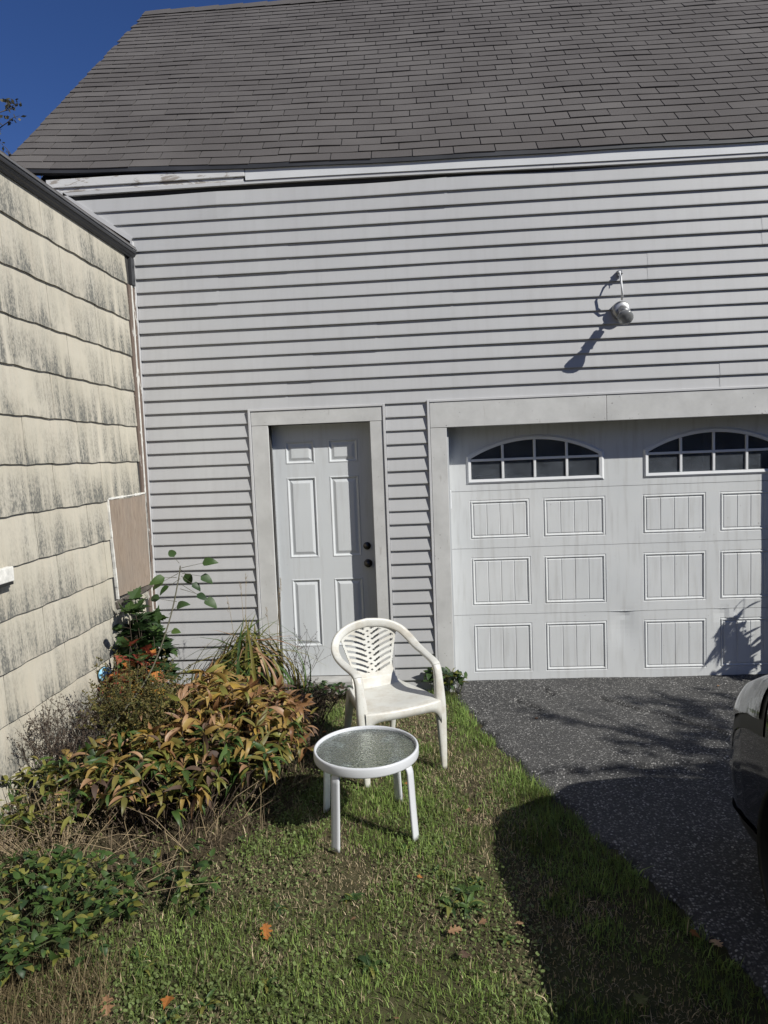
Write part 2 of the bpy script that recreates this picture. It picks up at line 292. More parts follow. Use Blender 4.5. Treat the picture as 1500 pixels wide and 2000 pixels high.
# loose chips of stone on the asphalt
pb = MB()
for i in range(150):
    y = -random.random() ** 1.5 * 2.6 - .02; x = edge_x(y) + .02 + random.random() ** 1.6 * 2.1; s_ = random.uniform(.002, .005)
    vs = [(x + s_ * random.uniform(.6, 1.2) * a, y + s_ * random.uniform(.6, 1.2) * b, .005 + s_ * .7 * (c_ + .6)) for a in (-1, 1) for b in (-1, 1) for c_ in (-.6, .6)]
    pb.add(vs, [(0, 1, 3, 2), (4, 6, 7, 5), (0, 4, 5, 1), (2, 3, 7, 6), (1, 5, 7, 3), (0, 2, 6, 4)])
tag(pb.build('loose_gravel', plain('pale_stone', (.38, .37, .35), .9, var=.4, scale=40), None), 'pale stone chips scattered over the asphalt driveway', 'gravel', kind='stuff')
# ------------------------------------------------------------------ garage building
GB = thing('garage_building', 'grey vinyl sided garage with steep charcoal shingle roof and two doors', 'building')
m = MB()
for x0, x1, z0, z1 in ((-.9, .985, -.3, 2.121), (1.775, 2.36, -.3, 2.121), (5.107, 6.8, -.3, 2.121), (-.9, 6.8, 2.121, 3.98)):
    m.box(x0, x1, 0, .10, z0, z1)
m.build('wall_sheathing', M_DARK, GB)
m = MB()
m.box(-.9, -.8, .1, 6.2, -.3, 3.98); m.box(6.7, 6.8, .1, 6.2, -.3, 3.98); m.box(-.9, 6.8, 6.2, 6.3, -.3, 3.98); m.box(-.8, 6.7, .1, 6.2, -.3, -.02); m.box(-.8, 6.7, .1, 6.2, 3.9, 3.98)
m.build('inner_wall', plain('inner_plaster', (.13, .14, .165), .9), GB)
PITCHC = .1031
def xleft(z): return .022 if z < 3.56 else .022 - (z - 3.56) / .70
def siding(x0, x1, zb, nrow=2, ztop=3.925, left=False, yoff=0, seed=0, warp=False):
    prof = [(-.002, 0), (-.020, 0), (-.020, .007)]
    for k in range(nrow):
        z1 = (k + 1) * PITCHC
        prof.append((-.0035, z1 - .001))
        if k < nrow - 1: prof += [(-.020, z1), (-.020, z1 + .007)]
    xsn = list(np.arange(x0, x1, .22)) + [x1]
    if len(xsn) > 2 and xsn[-1] - xsn[-2] < .03: xsn.pop(-2)
    m = MB(); n = len(prof); vs = []
    for i, x in enumerate(xsn):
        for (y, z) in prof:
            zz = min(zb + z, ztop); xx = x
            if i == 0 and left: xx = xleft(zz)
            wv = (float(vnoise(xx, zb * 7 + seed, .6, 2)) - .5) * .004 * (1 if y < -.01 else .5)
            sagz = (float(vnoise(xx, zb + 9, 1.4, 6)) - .5) * .006
            if warp:
                wv += -.012 * math.exp(-((xx - .62) / .10) ** 2) * (z > .05) - .006 * math.exp(-((xx - 2.6) / .5) ** 2) * (z > .05); zz -= .014 * math.exp(-((xx + .1) / .3) ** 2) * (z > .19) + .010 * math.exp(-((xx - 1.9) / .5) ** 2) * (z > .19) + .012 * math.exp(-((xx - 3.2) / .35) ** 2) * (z > .19)
            vs.append((xx, y + yoff + wv, zz + sagz))
    fs = [(i * n + j, (i + 1) * n + j, (i + 1) * n + j + 1, i * n + j + 1) for i in range(len(xsn) - 1) for j in range(n - 1)]
    m.add(vs, fs); m.build('siding_panel', M_SID, GB)
SEAMS = {11: [(3.15,), 5.0], 12: [(1.22,), 4.25], 13: [(1.9,), 4.62], 14: [(.72,), 3.9], 15: [(2.55,), 5.2], 16: [(1.24,), 4.6], 17: [(.70,), 3.2], 18: [(1.9,), 4.9]}
SEAM_X = {11: (1.15, 4.42), 12: (1.36, 5.1), 13: (1.86, 5.3), 14: (2.44, 4.9), 15: (.66, 3.9), 16: (1.21, 4.72), 17: (1.83, 5.2), 18: (2.42, 5.6)}
for k in range(19):
    zb = -.02 + 2 * k * PITCHC
    if k < 11:
        for i, (a, b) in enumerate(((.022, .833), (1.897, 2.214), (5.238, 6.8))): siding(a, b, zb, seed=k * 3 + i)
    else:
        cuts = [.022] + list(SEAM_X[k]) + [6.8]
        for i in range(len(cuts) - 1):
            siding(cuts[i] - (.025 if i else 0), cuts[i + 1], zb, left=(i == 0), yoff=.0022 * (i % 2), seed=k * 5 + i, warp=(k == 18))
# vinyl channels
def jch(x0, x1, z0, z1, y0=-.030, y1=0.0): box('trim_channel', M_JCH, GB, x0, x1, y0, y1, z0, z1, .002)
jch(.0, .020, -.02, 3.56)
m = MB(); m.add([(.0, -.026, 3.56), (.02, -.026, 3.585), (-.56, -.026, 3.992), (-.56, -.026, 3.960), (.0, 0, 3.56), (.02, 0, 3.585), (-.56, 0, 3.992), (-.56, 0, 3.960)], [(0, 1, 2, 3), (0, 4, 5, 1), (1, 5, 6, 2), (3, 2, 6, 7), (0, 3, 7, 4)]); m.build('trim_channel', M_JCH, GB)
for a, b, c_, d in ((.835, .853, -.02, 2.25), (1.877, 1.895, -.02, 2.25), (.8532, 1.8768, 2.233, 2.25), (2.216, 2.234, -.02, 2.262), (5.219, 5.237, -.02, 2.262), (2.2342, 5.2188, 2.245, 2.262)): jch(a, b, c_, d)
jz_ = lambda x: 3.936 - .0035 * x + .006 * math.sin(x * 1.3) - .004 * x * (x > 3) * (x - 3) / 3
for a, b in ((-.5, .72), (.7215, 3.2), (3.2015, 6.8)):
    m = MB(); xx = np.linspace(a, b, 16); n = 16
    m.add([(x, y, jz_(x) + dz) for y, dz in ((-.026, -.010), (-.026, .013), (0, .013), (0, -.010)) for x in xx], [(r_ * n + i, r_ * n + i + 1, ((r_ + 1) % 4) * n + i + 1, ((r_ + 1) % 4) * n + i)[::-1] for r_ in range(4) for i in range(15)]); m.build('trim_channel', M_JCH, GB)
# eave boards
box('fascia_board', M_PEEL, GB, -.62, .912, -.036, 0, 3.982, 4.045, .004)
box('fascia_board', M_PEEL, GB, -.55, .90, -.022, 0, 3.9505, 3.980, .003)
m = MB()
xx = np.linspace(.916, 6.8, 24); n = 24; m.add([(x, y, z) for y, k_ in ((-.034, 0), (-.034, 1), (0, 1), (0, 0)) for x in xx for z in [jz_(x) + .015 + k_ * (.085 + .004 * math.sin(x * 2))]], [(r_ * n + i, r_ * n + i + 1, ((r_ + 1) % 4) * n + i + 1, ((r_ + 1) % 4) * n + i)[::-1] for r_ in range(4) for i in range(23)]); m.build('fascia_board', M_FASC, GB)
# roof
EAVE = [(-.86, 4.140), (-.3, 4.105), (.4, 4.075), (1.0, 4.055), (2.0, 4.045), (3.2, 4.03), (4.7, 4.025), (7.1, 4.02)]
EY = -.045; RIDGE_Y, RIDGE_Z = 3.03, 7.10; XL, XR = -.86, 7.1
def eave_z(x): return float(np.interp(x, [a for a, _ in EAVE], [b for _, b in EAVE])) + .004 * math.sin(x * 2.3) + .002 * math.sin(x * 5.1 + 1)
def roof_pt(x, s, off=0.):        # s 0..1 up the slope
    ez = eave_z(x); y = EY + (RIDGE_Y - EY) * s; z = ez + (RIDGE_Z - ez) * s + (.005 * math.sin(x * 1.7 + s * 5) + .003 * math.sin(x * 3.1 - s * 11)) * (1 - s) * min(1, s * 6)
    nrm = Vector((0, -(RIDGE_Z - ez), RIDGE_Y - EY)).normalized(); return Vector((x, y, z)) + nrm * off
m = MB(); xr = np.linspace(XL + .01, XR, 50); sr_ = np.linspace(0.002, 1, 14); n = len(xr)
m.add([roof_pt(x if q else -.955 + .105 * s, s, 0) for s in sr_ for q, x in enumerate(xr)], [(j * n + i, j * n + i + 1, (j + 1) * n + i + 1, (j + 1) * n + i) for j in range(13) for i in range(n - 1)])
m.add([(XL + .01, 2 * RIDGE_Y - EY, 4.0), (XR, 2 * RIDGE_Y - EY, 4.0), (XR, RIDGE_Y, RIDGE_Z), (XL + .01, RIDGE_Y, RIDGE_Z)], [(0, 1, 2, 3)])
ROOF = m.build('roof', M_DECK, GB)
for xg in (XL + .05, XR - .3):
    m = MB(); m.add([(xg, EY + .08, 3.95), (xg, 2 * RIDGE_Y - EY - .08, 3.95), (xg, RIDGE_Y, RIDGE_Z - .1)], [(0, 1, 2)]); m.build('gable_wall', M_JCH, GB)
m = MB()
for a, b in zip(np.linspace(XL + .01, XR, 40), np.linspace(XL + .01, XR, 40)[1:]):
    pa, pb_ = roof_pt(a, 0), roof_pt(b, 0)
    m.add([pa + Vector((0, -.004, .006)), pb_ + Vector((0, -.004, .006)), pb_ + Vector((0, -.006, -.028)), pa + Vector((0, -.006, -.028)), pb_ + Vector((0, .045, -.03)), pa + Vector((0, .045, -.03))], [(3, 2, 1, 0), (5, 4, 2, 3)])
m.build('drip_edge', M_DKEAVE, GB)
# shingle tabs: wedge, lower edge proud
XLs = lambda s: -.965 + .105 * s
NR = 34; TW = .305; SL = math.hypot(RIDGE_Y - EY, RIDGE_Z - 4.05); EXP = SL / NR
def tab(xa, xb, r, jz, jl):
    s0 = max((r * EXP - jz - .004) / SL, -.004); s1 = min((r + 1) * EXP / SL + .004, 1.)
    n = 3; vs = []
    for q in range(n):
        x = xa + (xb - xa) * q / (n - 1); lift = jl + (.0025 if q == 1 else 0) * random.uniform(-1, 1)
        sag = random.uniform(-.0012, .0012) / SL
        vs += [roof_pt(x, s0 + sag, .009 + lift), roof_pt(x, s1, .003), roof_pt(x, s0 + sag, .001)]
    fs = []
    for q in range(n - 1):
        a, b = q * 3, q * 3 + 3; fs += [(a, b, b + 1, a + 1), (a + 2, b + 2, b, a)]
    fs += [(0, 1, 2), (3 * n - 3, 3 * n - 1, 3 * n - 2)]
    return vs, fs
rest = MB(); tabs = 0
for r in range(NR):
    off = (r % 2) * TW / 2 + random.uniform(-.02, .02) + .035 * math.sin(r * .9); x = XL - 2 * TW + off % TW; jz = random.uniform(-.004, .004)
    while x < XR:
        xa, xb = max(x + .0036, XLs(r / NR) - random.uniform(0, .012)), min(x + TW - .0036, XR); x += TW
        if xb - xa < .03: continue
        d = tab(xa, xb, r, jz + random.uniform(-.003, .003), abs(random.gauss(0, .0022)))
        if tabs < 300 and xa < 4.9:
            q = MB(); q.add(*d); q.build('roof_shingle', M_SHG, ROOF); tabs += 1
        else: rest.add(*d)
tag(rest.build('roof_shingle', M_SHG, ROOF), kind='stuff')
m = MB()
for i in range(28):
    xa = XL - .01 + i * .285
    m.add([(xa, RIDGE_Y - .13, RIDGE_Z - .105), (xa + .3, RIDGE_Y - .13, RIDGE_Z - .10), (xa + .3, RIDGE_Y, RIDGE_Z + .028), (xa, RIDGE_Y, RIDGE_Z + .018), (xa + .3, RIDGE_Y + .13, RIDGE_Z - .10), (xa, RIDGE_Y + .13, RIDGE_Z - .105)], [(0, 1, 2, 3), (3, 2, 4, 5), (0, 3, 5), (1, 4, 2)])
m.build('ridge_cap', M_SHG, ROOF)
# ---- entry door
box('door_casing', M_TRIM, GB, .8555, .985, -.020, .03, -.02, 2.120, .003)
box('door_casing', M_TRIM, GB, 1.775, 1.8745, -.020, .03, -.02, 2.120, .003)
box('door_casing', M_TRIM, GB, .8555, 1.8745, -.022, .03, 2.1215, 2.2315, .003)
for a, b in ((.968, .9845), (1.7755, 1.79)): box('door_jamb', M_DOOR, GB, a, b, .0305, .17, -.02, 2.120, .001)
box('door_jamb', M_DOOR, GB, .9845, 1.7755, .0305, .17, 2.1225, 2.15, .001)
box('door_sill', plain('sill_metal', (.36, .355, .34), .55, var=.2), GB, .985, 1.775, -.03, .16, .045, .088, .003)
box('door_step', M_CONC, GB, .90, 1.86, -.02, .2, -.2, .043, .004)
def plate(x0, x1, z0, z1, holes, y, step=.06, fn=None):
    def br(a, b, ks):
        p = sorted(set([a, b] + [k for k in ks if a < k < b])); o = []
        for u, w in zip(p, p[1:]):
            n = max(1, int((w - u) / step)); o += [u + (w - u) * i / n for i in range(n)]
        return o + [b]
    xs_ = br(x0, x1, [h[0] for h in holes] + [h[1] for h in holes]); zs_ = br(z0, z1, [h[2] for h in holes] + [h[3] for h in holes])
    m = MB(); n = len(xs_); m.v = [(x, y + (fn(x, z) if fn else 0), z) for z in zs_ for x in xs_]
    for j in range(len(zs_) - 1):
        for i in range(n - 1):
            cx, cz = (xs_[i] + xs_[i + 1]) / 2, (zs_[j] + zs_[j + 1]) / 2
            if any(h[0] < cx < h[1] and h[2] < cz < h[3] for h in holes): continue
            m.f.append((j * n + i, j * n + i + 1, (j + 1) * n + i + 1, (j + 1) * n + i))
    return m
def rings(m, x0, x1, z0, z1, y, prof, fn=None, close=True):
    f = fn or (lambda a, b: 0); vs = []
    for ins, dy in prof:
        for (a, b) in ((x0 + ins, z0 + ins), (x1 - ins, z0 + ins), (x1 - ins, z1 - ins), (x0 + ins, z1 - ins)): vs.append((a, y + dy + f(a, b), b))
    fs = [(i * 4 + k, i * 4 + (k + 1) % 4, (i + 1) * 4 + (k + 1) % 4, (i + 1) * 4 + k) for i in range(len(prof) - 1) for k in range(4)]
    if close: q = (len(prof) - 1) * 4; fs.append((q, q + 1, q + 2, q + 3))
    m.add(vs, fs)
ED_Y = .115
dp = [(a, b, c_, d) for (a, b) in ((1.085, 1.318), (1.428, 1.661)) for (c_, d) in ((.337, .890), (1.064, 1.708), (1.815, 1.997))]
m = plate(.9865, 1.7735, .094, 2.135, dp, ED_Y, 2); m.box(.9865, 1.7735, ED_Y + .012, ED_Y + .045, .094, 2.135)
ED = m.build('entry_door', M_DOOR, GB)
for h in dp:
    m = MB(); rings(m, *h, ED_Y, [(0, 0), (.004, -.003), (.009, -.003), (.020, .009), (.026, .009), (.046, .0005), (.05, .0)]); m.build('raised_panel', M_DOOR, ED)
RY = Matrix.Rotation(math.radians(90), 3, 'X')
m = MB(); m.lathe([(0, .052), (.016, .052), (.026, .042), (.028, .032), (.022, .018), (.012, .012), (.012, .006), (.032, .005), (.034, 0)], 24, (1.707, ED_Y, 1.003), RY); m.build('door_knob', M_BRASS, ED, True)
m = MB(); m.lathe([(0, .020), (.014, .020), (.016, .017), (.026, .015), (.030, .009), (.031, 0)], 24, (1.704, ED_Y, 1.143), RY); m.build('deadbolt', M_BRASS, ED, True)
box('latch_plate', M_ALU, ED, 1.768, 1.7732, ED_Y - .001, ED_Y + .02, .95, 1.06)
# ---- overhead garage door
box('door_casing', M_TRIM, GB, 2.2365, 2.360, -.022, .03, -.02, 2.048, .003)
box('door_casing', M_TRIM, GB, 5.107, 5.2165, -.022, .03, -.02, 2.048, .003)
box('door_casing', M_TRIM, GB, 2.2365, 3.56, -.024, .03, 2.050, 2.2435, .003)
box('door_casing', M_TRIM, GB, 3.562, 5.2165, -.0235, .03, 2.050, 2.2430, .003)
box('door_jamb', M_DOOR, GB, 2.355, 2.3735, .0305, .24, -.02, 2.05); box('door_jamb', M_DOOR, GB, 5.1075, 5.125, .0305, .24, -.02, 2.05)
box('track_bracket', M_WFR, GB, 2.374, 2.384, .06, .16, 1.42, 1.56, .002)
GY = .19
def dent(x, z):
    d = .006 * math.exp(-((x - 3.74) / .035) ** 2 - ((z - .515) / .02) ** 2) + .012 * math.exp(-((x - 3.72) / .10) ** 2 - ((z - .42) / .14) ** 2)
    d += .009 * math.exp(-((x - 4.50) / .03) ** 2 - ((z - .50) / .05) ** 2) - .008 * math.exp(-((x - 4.58) / .04) ** 2 - ((z - .47) / .04) ** 2)
    return d + .0018 * math.sin(x * 5 + z * 3) * math.sin(z * 6)
GD = box('garage_door', M_DARK, GB, 2.372, 5.11, GY + .032, GY + .045, -.01, 1.545)
SECT = [(-.004, .541), (.5445, 1.0815), (1.0845, 1.5425)]
PX = [(2.531, 3.004), (3.109, 3.597), (3.885, 4.373), (4.478, 4.951)]
for z0, z1 in SECT:
    hs = [(a, b, z0 + .072, z1 - .072) for a, b in PX]
    m = plate(2.375, 5.105, z0, z1, hs, GY, .035, dent)
    m.add([(2.375, GY, z1), (5.105, GY, z1), (5.105, GY + .03, z1 + .002), (2.375, GY + .03, z1 + .002)], [(0, 1, 2, 3)])
    m.add([(2.375, GY, z0), (5.105, GY, z0), (5.105, GY + .03, z0), (2.375, GY + .03, z0)], [(3, 2, 1, 0)])
    m.add([(2.375, GY, z0), (2.375, GY, z1), (2.375, GY + .03, z1), (2.375, GY + .03, z0)], [(0, 1, 2, 3)])
    m.build('door_section', M_GAR, GD)
    for (a, b, c_, d) in hs:
        m = MB(); rings(m, a, b, c_, d, GY, [(0, 0), (.004, .0028), (.008, .0028), (.013, -.003), (.018, -.003), (.026, .0055), (.030, .0055)], dent, False)
        ia, ib, ic, id_ = a + .030, b - .030, c_ + .030, d - .030; bw = (ib - ia) / 4
        for q in range(4):
            u0, u1 = ia + q * bw, ia + (q + 1) * bw; e = .0045
            pr = [(u0, .0055), (u0 + e, .0015), (u1 - e, .0015), (u1, .0055)]; vs = []
            zz = [ic, ic + .006] + [ic + .006 + (id_ - ic - .012) * w / 6 for w in range(1, 6)] + [id_ - .006, id_]
            for wi, z in enumerate(zz):
                for (u, dy) in pr: vs.append((u, GY + (.0055 if wi in (0, len(zz) - 1) else dy) + dent(u, z), z))
            m.add(vs, [(j * 4 + i, j * 4 + i + 1, (j + 1) * 4 + i + 1, (j + 1) * 4 + i) for j in range(len(zz) - 1) for i in range(3)])
        m.build('raised_panel', M_GAR, GD)
WINS = [(2.515, 3.588), (3.894, 4.967)]; WZ0, WSP, WAP = 1.600, 1.822, 1.972
def arch(x, w, ins=0.):
    c = (w[1] - w[0]) / 2; s = WAP - WSP; R_ = (c * c + s * s) / (2 * s); x0 = (w[0] + w[1]) / 2
    return WAP - R_ + math.sqrt(max((R_ - ins) ** 2 - (x - x0) ** 2, 0))
m = MB(); zt = 2.085
for a, b in ((2.375, WINS[0][0] + .02), (WINS[0][1] - .02, WINS[1][0] + .02), (WINS[1][1] - .02, 5.105)): m.add([(a, GY, 1.5455), (b, GY, 1.5455), (b, GY, zt), (a, GY, zt)], [(0, 1, 2, 3)])
for w in WINS:
    xx = np.linspace(w[0] + .02, w[1] - .02, 25)
    for a, b in zip(xx, xx[1:]):
        m.add([(a, GY, 1.5455), (b, GY, 1.5455), (b, GY, WZ0 + .02), (a, GY, WZ0 + .02), (a, GY, arch(a, w, .02)), (b, GY, arch(b, w, .02)), (b, GY, zt), (a, GY, zt)], [(0, 1, 2, 3), (4, 5, 6, 7)])
m.build('door_section', M_GAR, GD)
for w in WINS:
    fwid = .036; x0, x1 = w; xi0, xi1 = x0 + fwid, x1 - fwid
    outer = [(x0, WZ0), (x1, WZ0)] + [(x, arch(x, w)) for x in np.linspace(x1, x0, 26)]
    inner = [(xi0, WZ0 + fwid), (xi1, WZ0 + fwid)] + [(x, arch(x, w, fwid)) for x in np.linspace(xi1, xi0, 26)]
    n = len(outer); m = MB(); yf, yb, yl = GY - .014, GY + .02, GY - .004
    mid = [((a[0] * .6 + b[0] * .4), (a[1] * .6 + b[1] * .4)) for a, b in zip(outer, inner)]
    m.add([(x, yl, z) for x, z in outer] + [(x, yf, z) for x, z in mid] + [(x, yf + .004, z) for x, z in inner] + [(x, yb, z) for x, z in inner],
          [(r_ * n + i, r_ * n + (i + 1) % n, (r_ + 1) * n + (i + 1) % n, (r_ + 1) * n + i) for r_ in range(3) for i in range(n)])
    m.add([(x, yl, z) for x, z in outer] + [(x, yb, z) for x, z in outer], [(i, n + i, n + (i + 1) % n, (i + 1) % n) for i in range(n)])
    WF = m.build('window_frame', M_WFR, GD)
    zm = 1.787; bars = [xi0 + (xi1 - xi0) * q / 4 for q in (0, 1, 2, 3, 4)]
    box('muntin', M_WFR, GD, xi0 + .001, xi1 - .001, GY - .008, GY + .012, zm - .010, zm + .010, .003)
    for b_ in bars[1:4]:
        box('muntin', M_WFR, GD, b_ - .010, b_ + .010, GY - .0085, GY + .0125, WZ0 + fwid + .001, arch(b_, w, fwid) - .001, .003)
    for q in range(4):
        a, b = bars[q] + .004, bars[q + 1] - .004
        m = MB(); m.box(a, b, GY + .004, GY + .008, WZ0 + fwid - .004, zm - .004); m.build('window_pane', M_GLASS, GD)
        xx = np.linspace(a, b, 8); m = MB(); top = [(x, arch(x, w, fwid - .004)) for x in xx]
        fr = [(x, GY + .004, zm + .004) for x in xx] + [(x, GY + .004, z) for x, z in top]; bk = [(x, y + .004, z) for x, y, z in fr]
        m.add(fr + bk, [(i, i + 1, 9 + i, 8 + i) for i in range(7)] + [(16 + i, 24 + i, 25 + i, 17 + i) for i in range(7)] + [(8 + i, 9 + i, 25 + i, 24 + i) for i in range(7)] + [(i, 16 + i, 17 + i, i + 1) for i in range(7)] + [(0, 8, 24, 16), (7, 23, 31, 15)])
        m.build('window_pane', M_GLASS, GD)
box('bottom_seal', M_BLKPL, GD, 2.376, 5.104, GY - .002, GY + .03, -.02, -.0055)
# things that can be guessed behind the panes
tg = thing('cardboard_box', 'pale box dimly seen inside the garage through the arched window', 'box', (2.95, .55, -.02)); box('carton', plain('carton_board', (.45, .40, .32), .8), tg, -.3, .25, 0, .5, 0, 1.66, .01); box('lid_flap', plain('carton_flap', (.5, .46, .4), .8), tg, -.3, .25, -.1, -.002, 1.56, 1.58)
# ------------------------------------------------------------------ flood lamp on the wall
WLP = thing('flood_lamp', 'old floodlight bulb in a metal holder wired to the grey siding above garage door', 'lamp', (3.672, -.018, 2.855))
def Lc(p): return Vector(p) - WLP.location
m = MB(); m.lathe([(0, .05), (.045, .05), (.060, .044), (.066, .03), (.066, 0)], 24, (0, 0, 0), RY); m.build('junction_box', M_ALU, WLP, True)
A0, A1 = Vector((-.002, -.045, .022)), Vector((-.028, -.245, -.105)); ax = (A1 - A0).normalized()
QM = ax.to_track_quat('Z', 'Y').to_matrix(); L_ = (A1 - A0).length
m = MB(); m.lathe([(0, -.005), (.010, -.005), (.012, .012), (.018, .020), (.018, .036), (.010, .044), (.010, .052)], 16, A0, QM); m.build('swivel_arm', M_ALU, WLP, True)
m = MB(); m.lathe([(0, .048), (.026, .050), (.032, .058), (.032, .120), (.036, .122), (.036, .130), (.030, .131)], 20, A0, QM); m.build('lamp_holder', M_ALU, WLP, True)
m = MB(); m.lathe([(.024, .128), (.027, .140), (.036, .158), (.049, .180), (.0545, .200), (.055, .208), (.049, .216), (.03, .226), (0, .229)], 28, A0, QM); m.build('bulb', M_BULB, WLP, True)
m = MB(); m.tube([Lc(p) for p in ((3.660, -.018, 3.130), (3.656, -.075, 3.125), (3.652, -.110, 3.08), (3.656, -.118, 3.02), (3.664, -.105, 2.96), (3.670, -.070, 2.925))], .0075, 8); m.build('cable', M_WFR, WLP, True)
m = MB(); m.box(-.020, .008, -.030, .006, .250, .290); m.tube([(-.03, -.02, .282), (.012, -.035, .262)], .004); m.tube([(-.012, -.028, .25), (-.016, -.03, .225)], .003); m.build('wall_clip', M_ALU, WLP)
# ------------------------------------------------------------------ cream house at the left
CH = thing('cream_house', 'house wall of mildewed cream cement shingles with dark eave', 'building')
box('wall', M_DARK, CH, -.12, .003, -7.4, -.001, -.3, 3.48)
box('gable_wall', M_CREAM, CH, -7, -.12, -7.4, -7.3, -.3, 3.48)
m = MB(); t35 = .70
m.add([(.045, -7.7, 3.507), (.045, -.034, 3.507), (-5, -.034, 3.507 + 5.045 * t35), (-5, -7.7, 3.507 + 5.045 * t35), (.045, -7.7, 3.482), (.045, -.034, 3.482), (-5, -.034, 3.482 + 5.045 * t35), (-5, -7.7, 3.482 + 5.045 * t35)], [(0, 1, 2, 3), (4, 7, 6, 5), (0, 4, 5, 1), (1, 5, 6, 2), (0, 3, 7, 4)])
m.build('roof', M_SHG, CH)
m = MB(); prof = [(.004, 3.420), (.020, 3.420), (.026, 3.430), (.036, 3.434), (.044, 3.446), (.048, 3.458), (.050, 3.466), (.050, 3.476), (.046, 3.478), (.004, 3.478)]
n = len(prof); m.add([(x, y, z) for y in (-7.6, -.045) for x, z in prof], [(i, (i + 1) % n, n + (i + 1) % n, n + i) for i in range(n)] + [tuple(range(n))[::-1], tuple(range(n, 2 * n))]); m.build('eave_moulding', M_DKEAVE, CH)
box('eave_strip', plain('drip_metal', (.13, .13, .135), .4, var=.3), CH, .0455, .056, -7.6, -.04, 3.4795, 3.492, .002)
box('eave_strip', plain('drip_metal_thin', (.02, .02, .022), .5), CH, .0485, .0535, -7.6, -.05, 3.450, 3.458)
box('corner_flashing', M_DKEAVE, CH, .004, .030, -.105, -.045, 3.215, 3.419, .003)
EXPW = .264
def wshing(ya, yb, zb, h, seed):
    n = max(3, int((yb - ya) / .05)); m = MB(); vs = []
    for i in range(n + 1):
        y = (yb - ya) * i / n; Yw = ya + y; wz = .0018 * math.sin(Yw * 41 + zb * 9) + .003 * math.sin(Yw * 17 + zb * 31)
        ox = .0015 * math.sin(Yw * 7 + seed)
        vs += [(.004, y, wz), (.017 + ox, y, wz), (.0165 + ox, y, wz + .012), (.009, y, h * .6), (.0045, y, h)]
    m.add(vs, [(i * 5 + j, i * 5 + j + 1, (i + 1) * 5 + j + 1, (i + 1) * 5 + j) for i in range(n) for j in range(4)] + [(0, 4, 3, 2, 1), tuple(n * 5 + j for j in range(5))])
    o = m.build('wall_shingle', M_CREAM, CH); o.location = (0, ya, zb)
for k in range(-1, 13):
    zb = .038 + .264 * (k); h = min(EXPW + .012, 3.425 - zb)
    if h < .05: continue
    yb = -.165; off = (.30 if k % 2 else 0.) + .06 * math.sin(k * 2.7); rows_patch = k in (4, 5)
    end = -.745 if (rows_patch or k == 3) else yb; y = yb + off
    hh = h
    while y > -7.3:
        ya = y - .606; b_ = min(y, end)
        if b_ - ya > .03: wshing(ya, b_ - .0012, zb, h, k * 1.7 + y)
        y -= .61
wshing(-.743, -.166, .83, .09, 5)
m = MB(); m.box(.003, .014, -.150, -.028, 0, 3.21); m.build('corner_board', M_BROWN, CH)
m = MB(); m.box(.0145, .020, -.105, -.09, .9, 3.21); m.build('caulk_line', M_WHITE, CH)
m = MB(); m.add([(.004, -.738, 1.622), (.004, -.112, 1.630), (.004, -.108, .93), (.004, -.69, .945), (.016, -.738, 1.622), (.016, -.112, 1.630), (.016, -.108, .93), (.016, -.69, .945)], [(4, 7, 6, 5), (0, 1, 5, 4), (1, 2, 6, 5), (2, 3, 7, 6), (3, 0, 4, 7)])
PLY = m.build('plywood_patch', M_PLY, CH); tag(PLY, 'bare plywood patch with grey brown grain')
m = MB()
for y0_, z0_, y1_, z1_ in ((-.745, 1.632, -.69, .93), (-.745, 1.634, -.11, 1.640), (-.100, 1.64, -.098, .40)):
    n = 16
    for i in range(n):
        a, b = i / n, (i + 1) / n; w = random.uniform(.003, .009)
        pa = Vector((.0, y0_ + (y1_ - y0_) * a, z0_ + (z1_ - z0_) * a)); pb_ = Vector((.0, y0_ + (y1_ - y0_) * b, z0_ + (z1_ - z0_) * b)); d = (pb_ - pa).normalized(); nn = Vector((0, -d.z, d.y)) * w
        m.add([pa + nn + Vector((.020, 0, 0)), pb_ + nn + Vector((.020, 0, 0)), pb_ - nn + Vector((.020, 0, 0)), pa - nn + Vector((.020, 0, 0)), pa + nn, pb_ + nn, pb_ - nn, pa - nn], [(0, 1, 2, 3), (0, 4, 5, 1), (2, 6, 7, 3)])
m.build('caulk_line', M_WHITE, CH)
m = MB(); m.add([(.004, -.73, .865), (.030, -.73, .872), (.030, -.105, .905), (.004, -.105, .90), (.004, -.73, .915), (.022, -.73, .91), (.022, -.105, .925), (.004, -.105, .928)], [(0, 1, 2, 3), (4, 7, 6, 5), (1, 5, 6, 2), (0, 4, 5, 1), (2, 6, 7, 3)]); m.build('rotted_ledge', M_BARK, CH)
VC = box('vent_cover', M_WHITE, CH, .018, .055, -2.16, -1.955, 1.29, 1.365, .004); box('vent_slot', M_BLKPL, VC, .02, .057, -2.14, -1.97, 1.275, 1.2895)
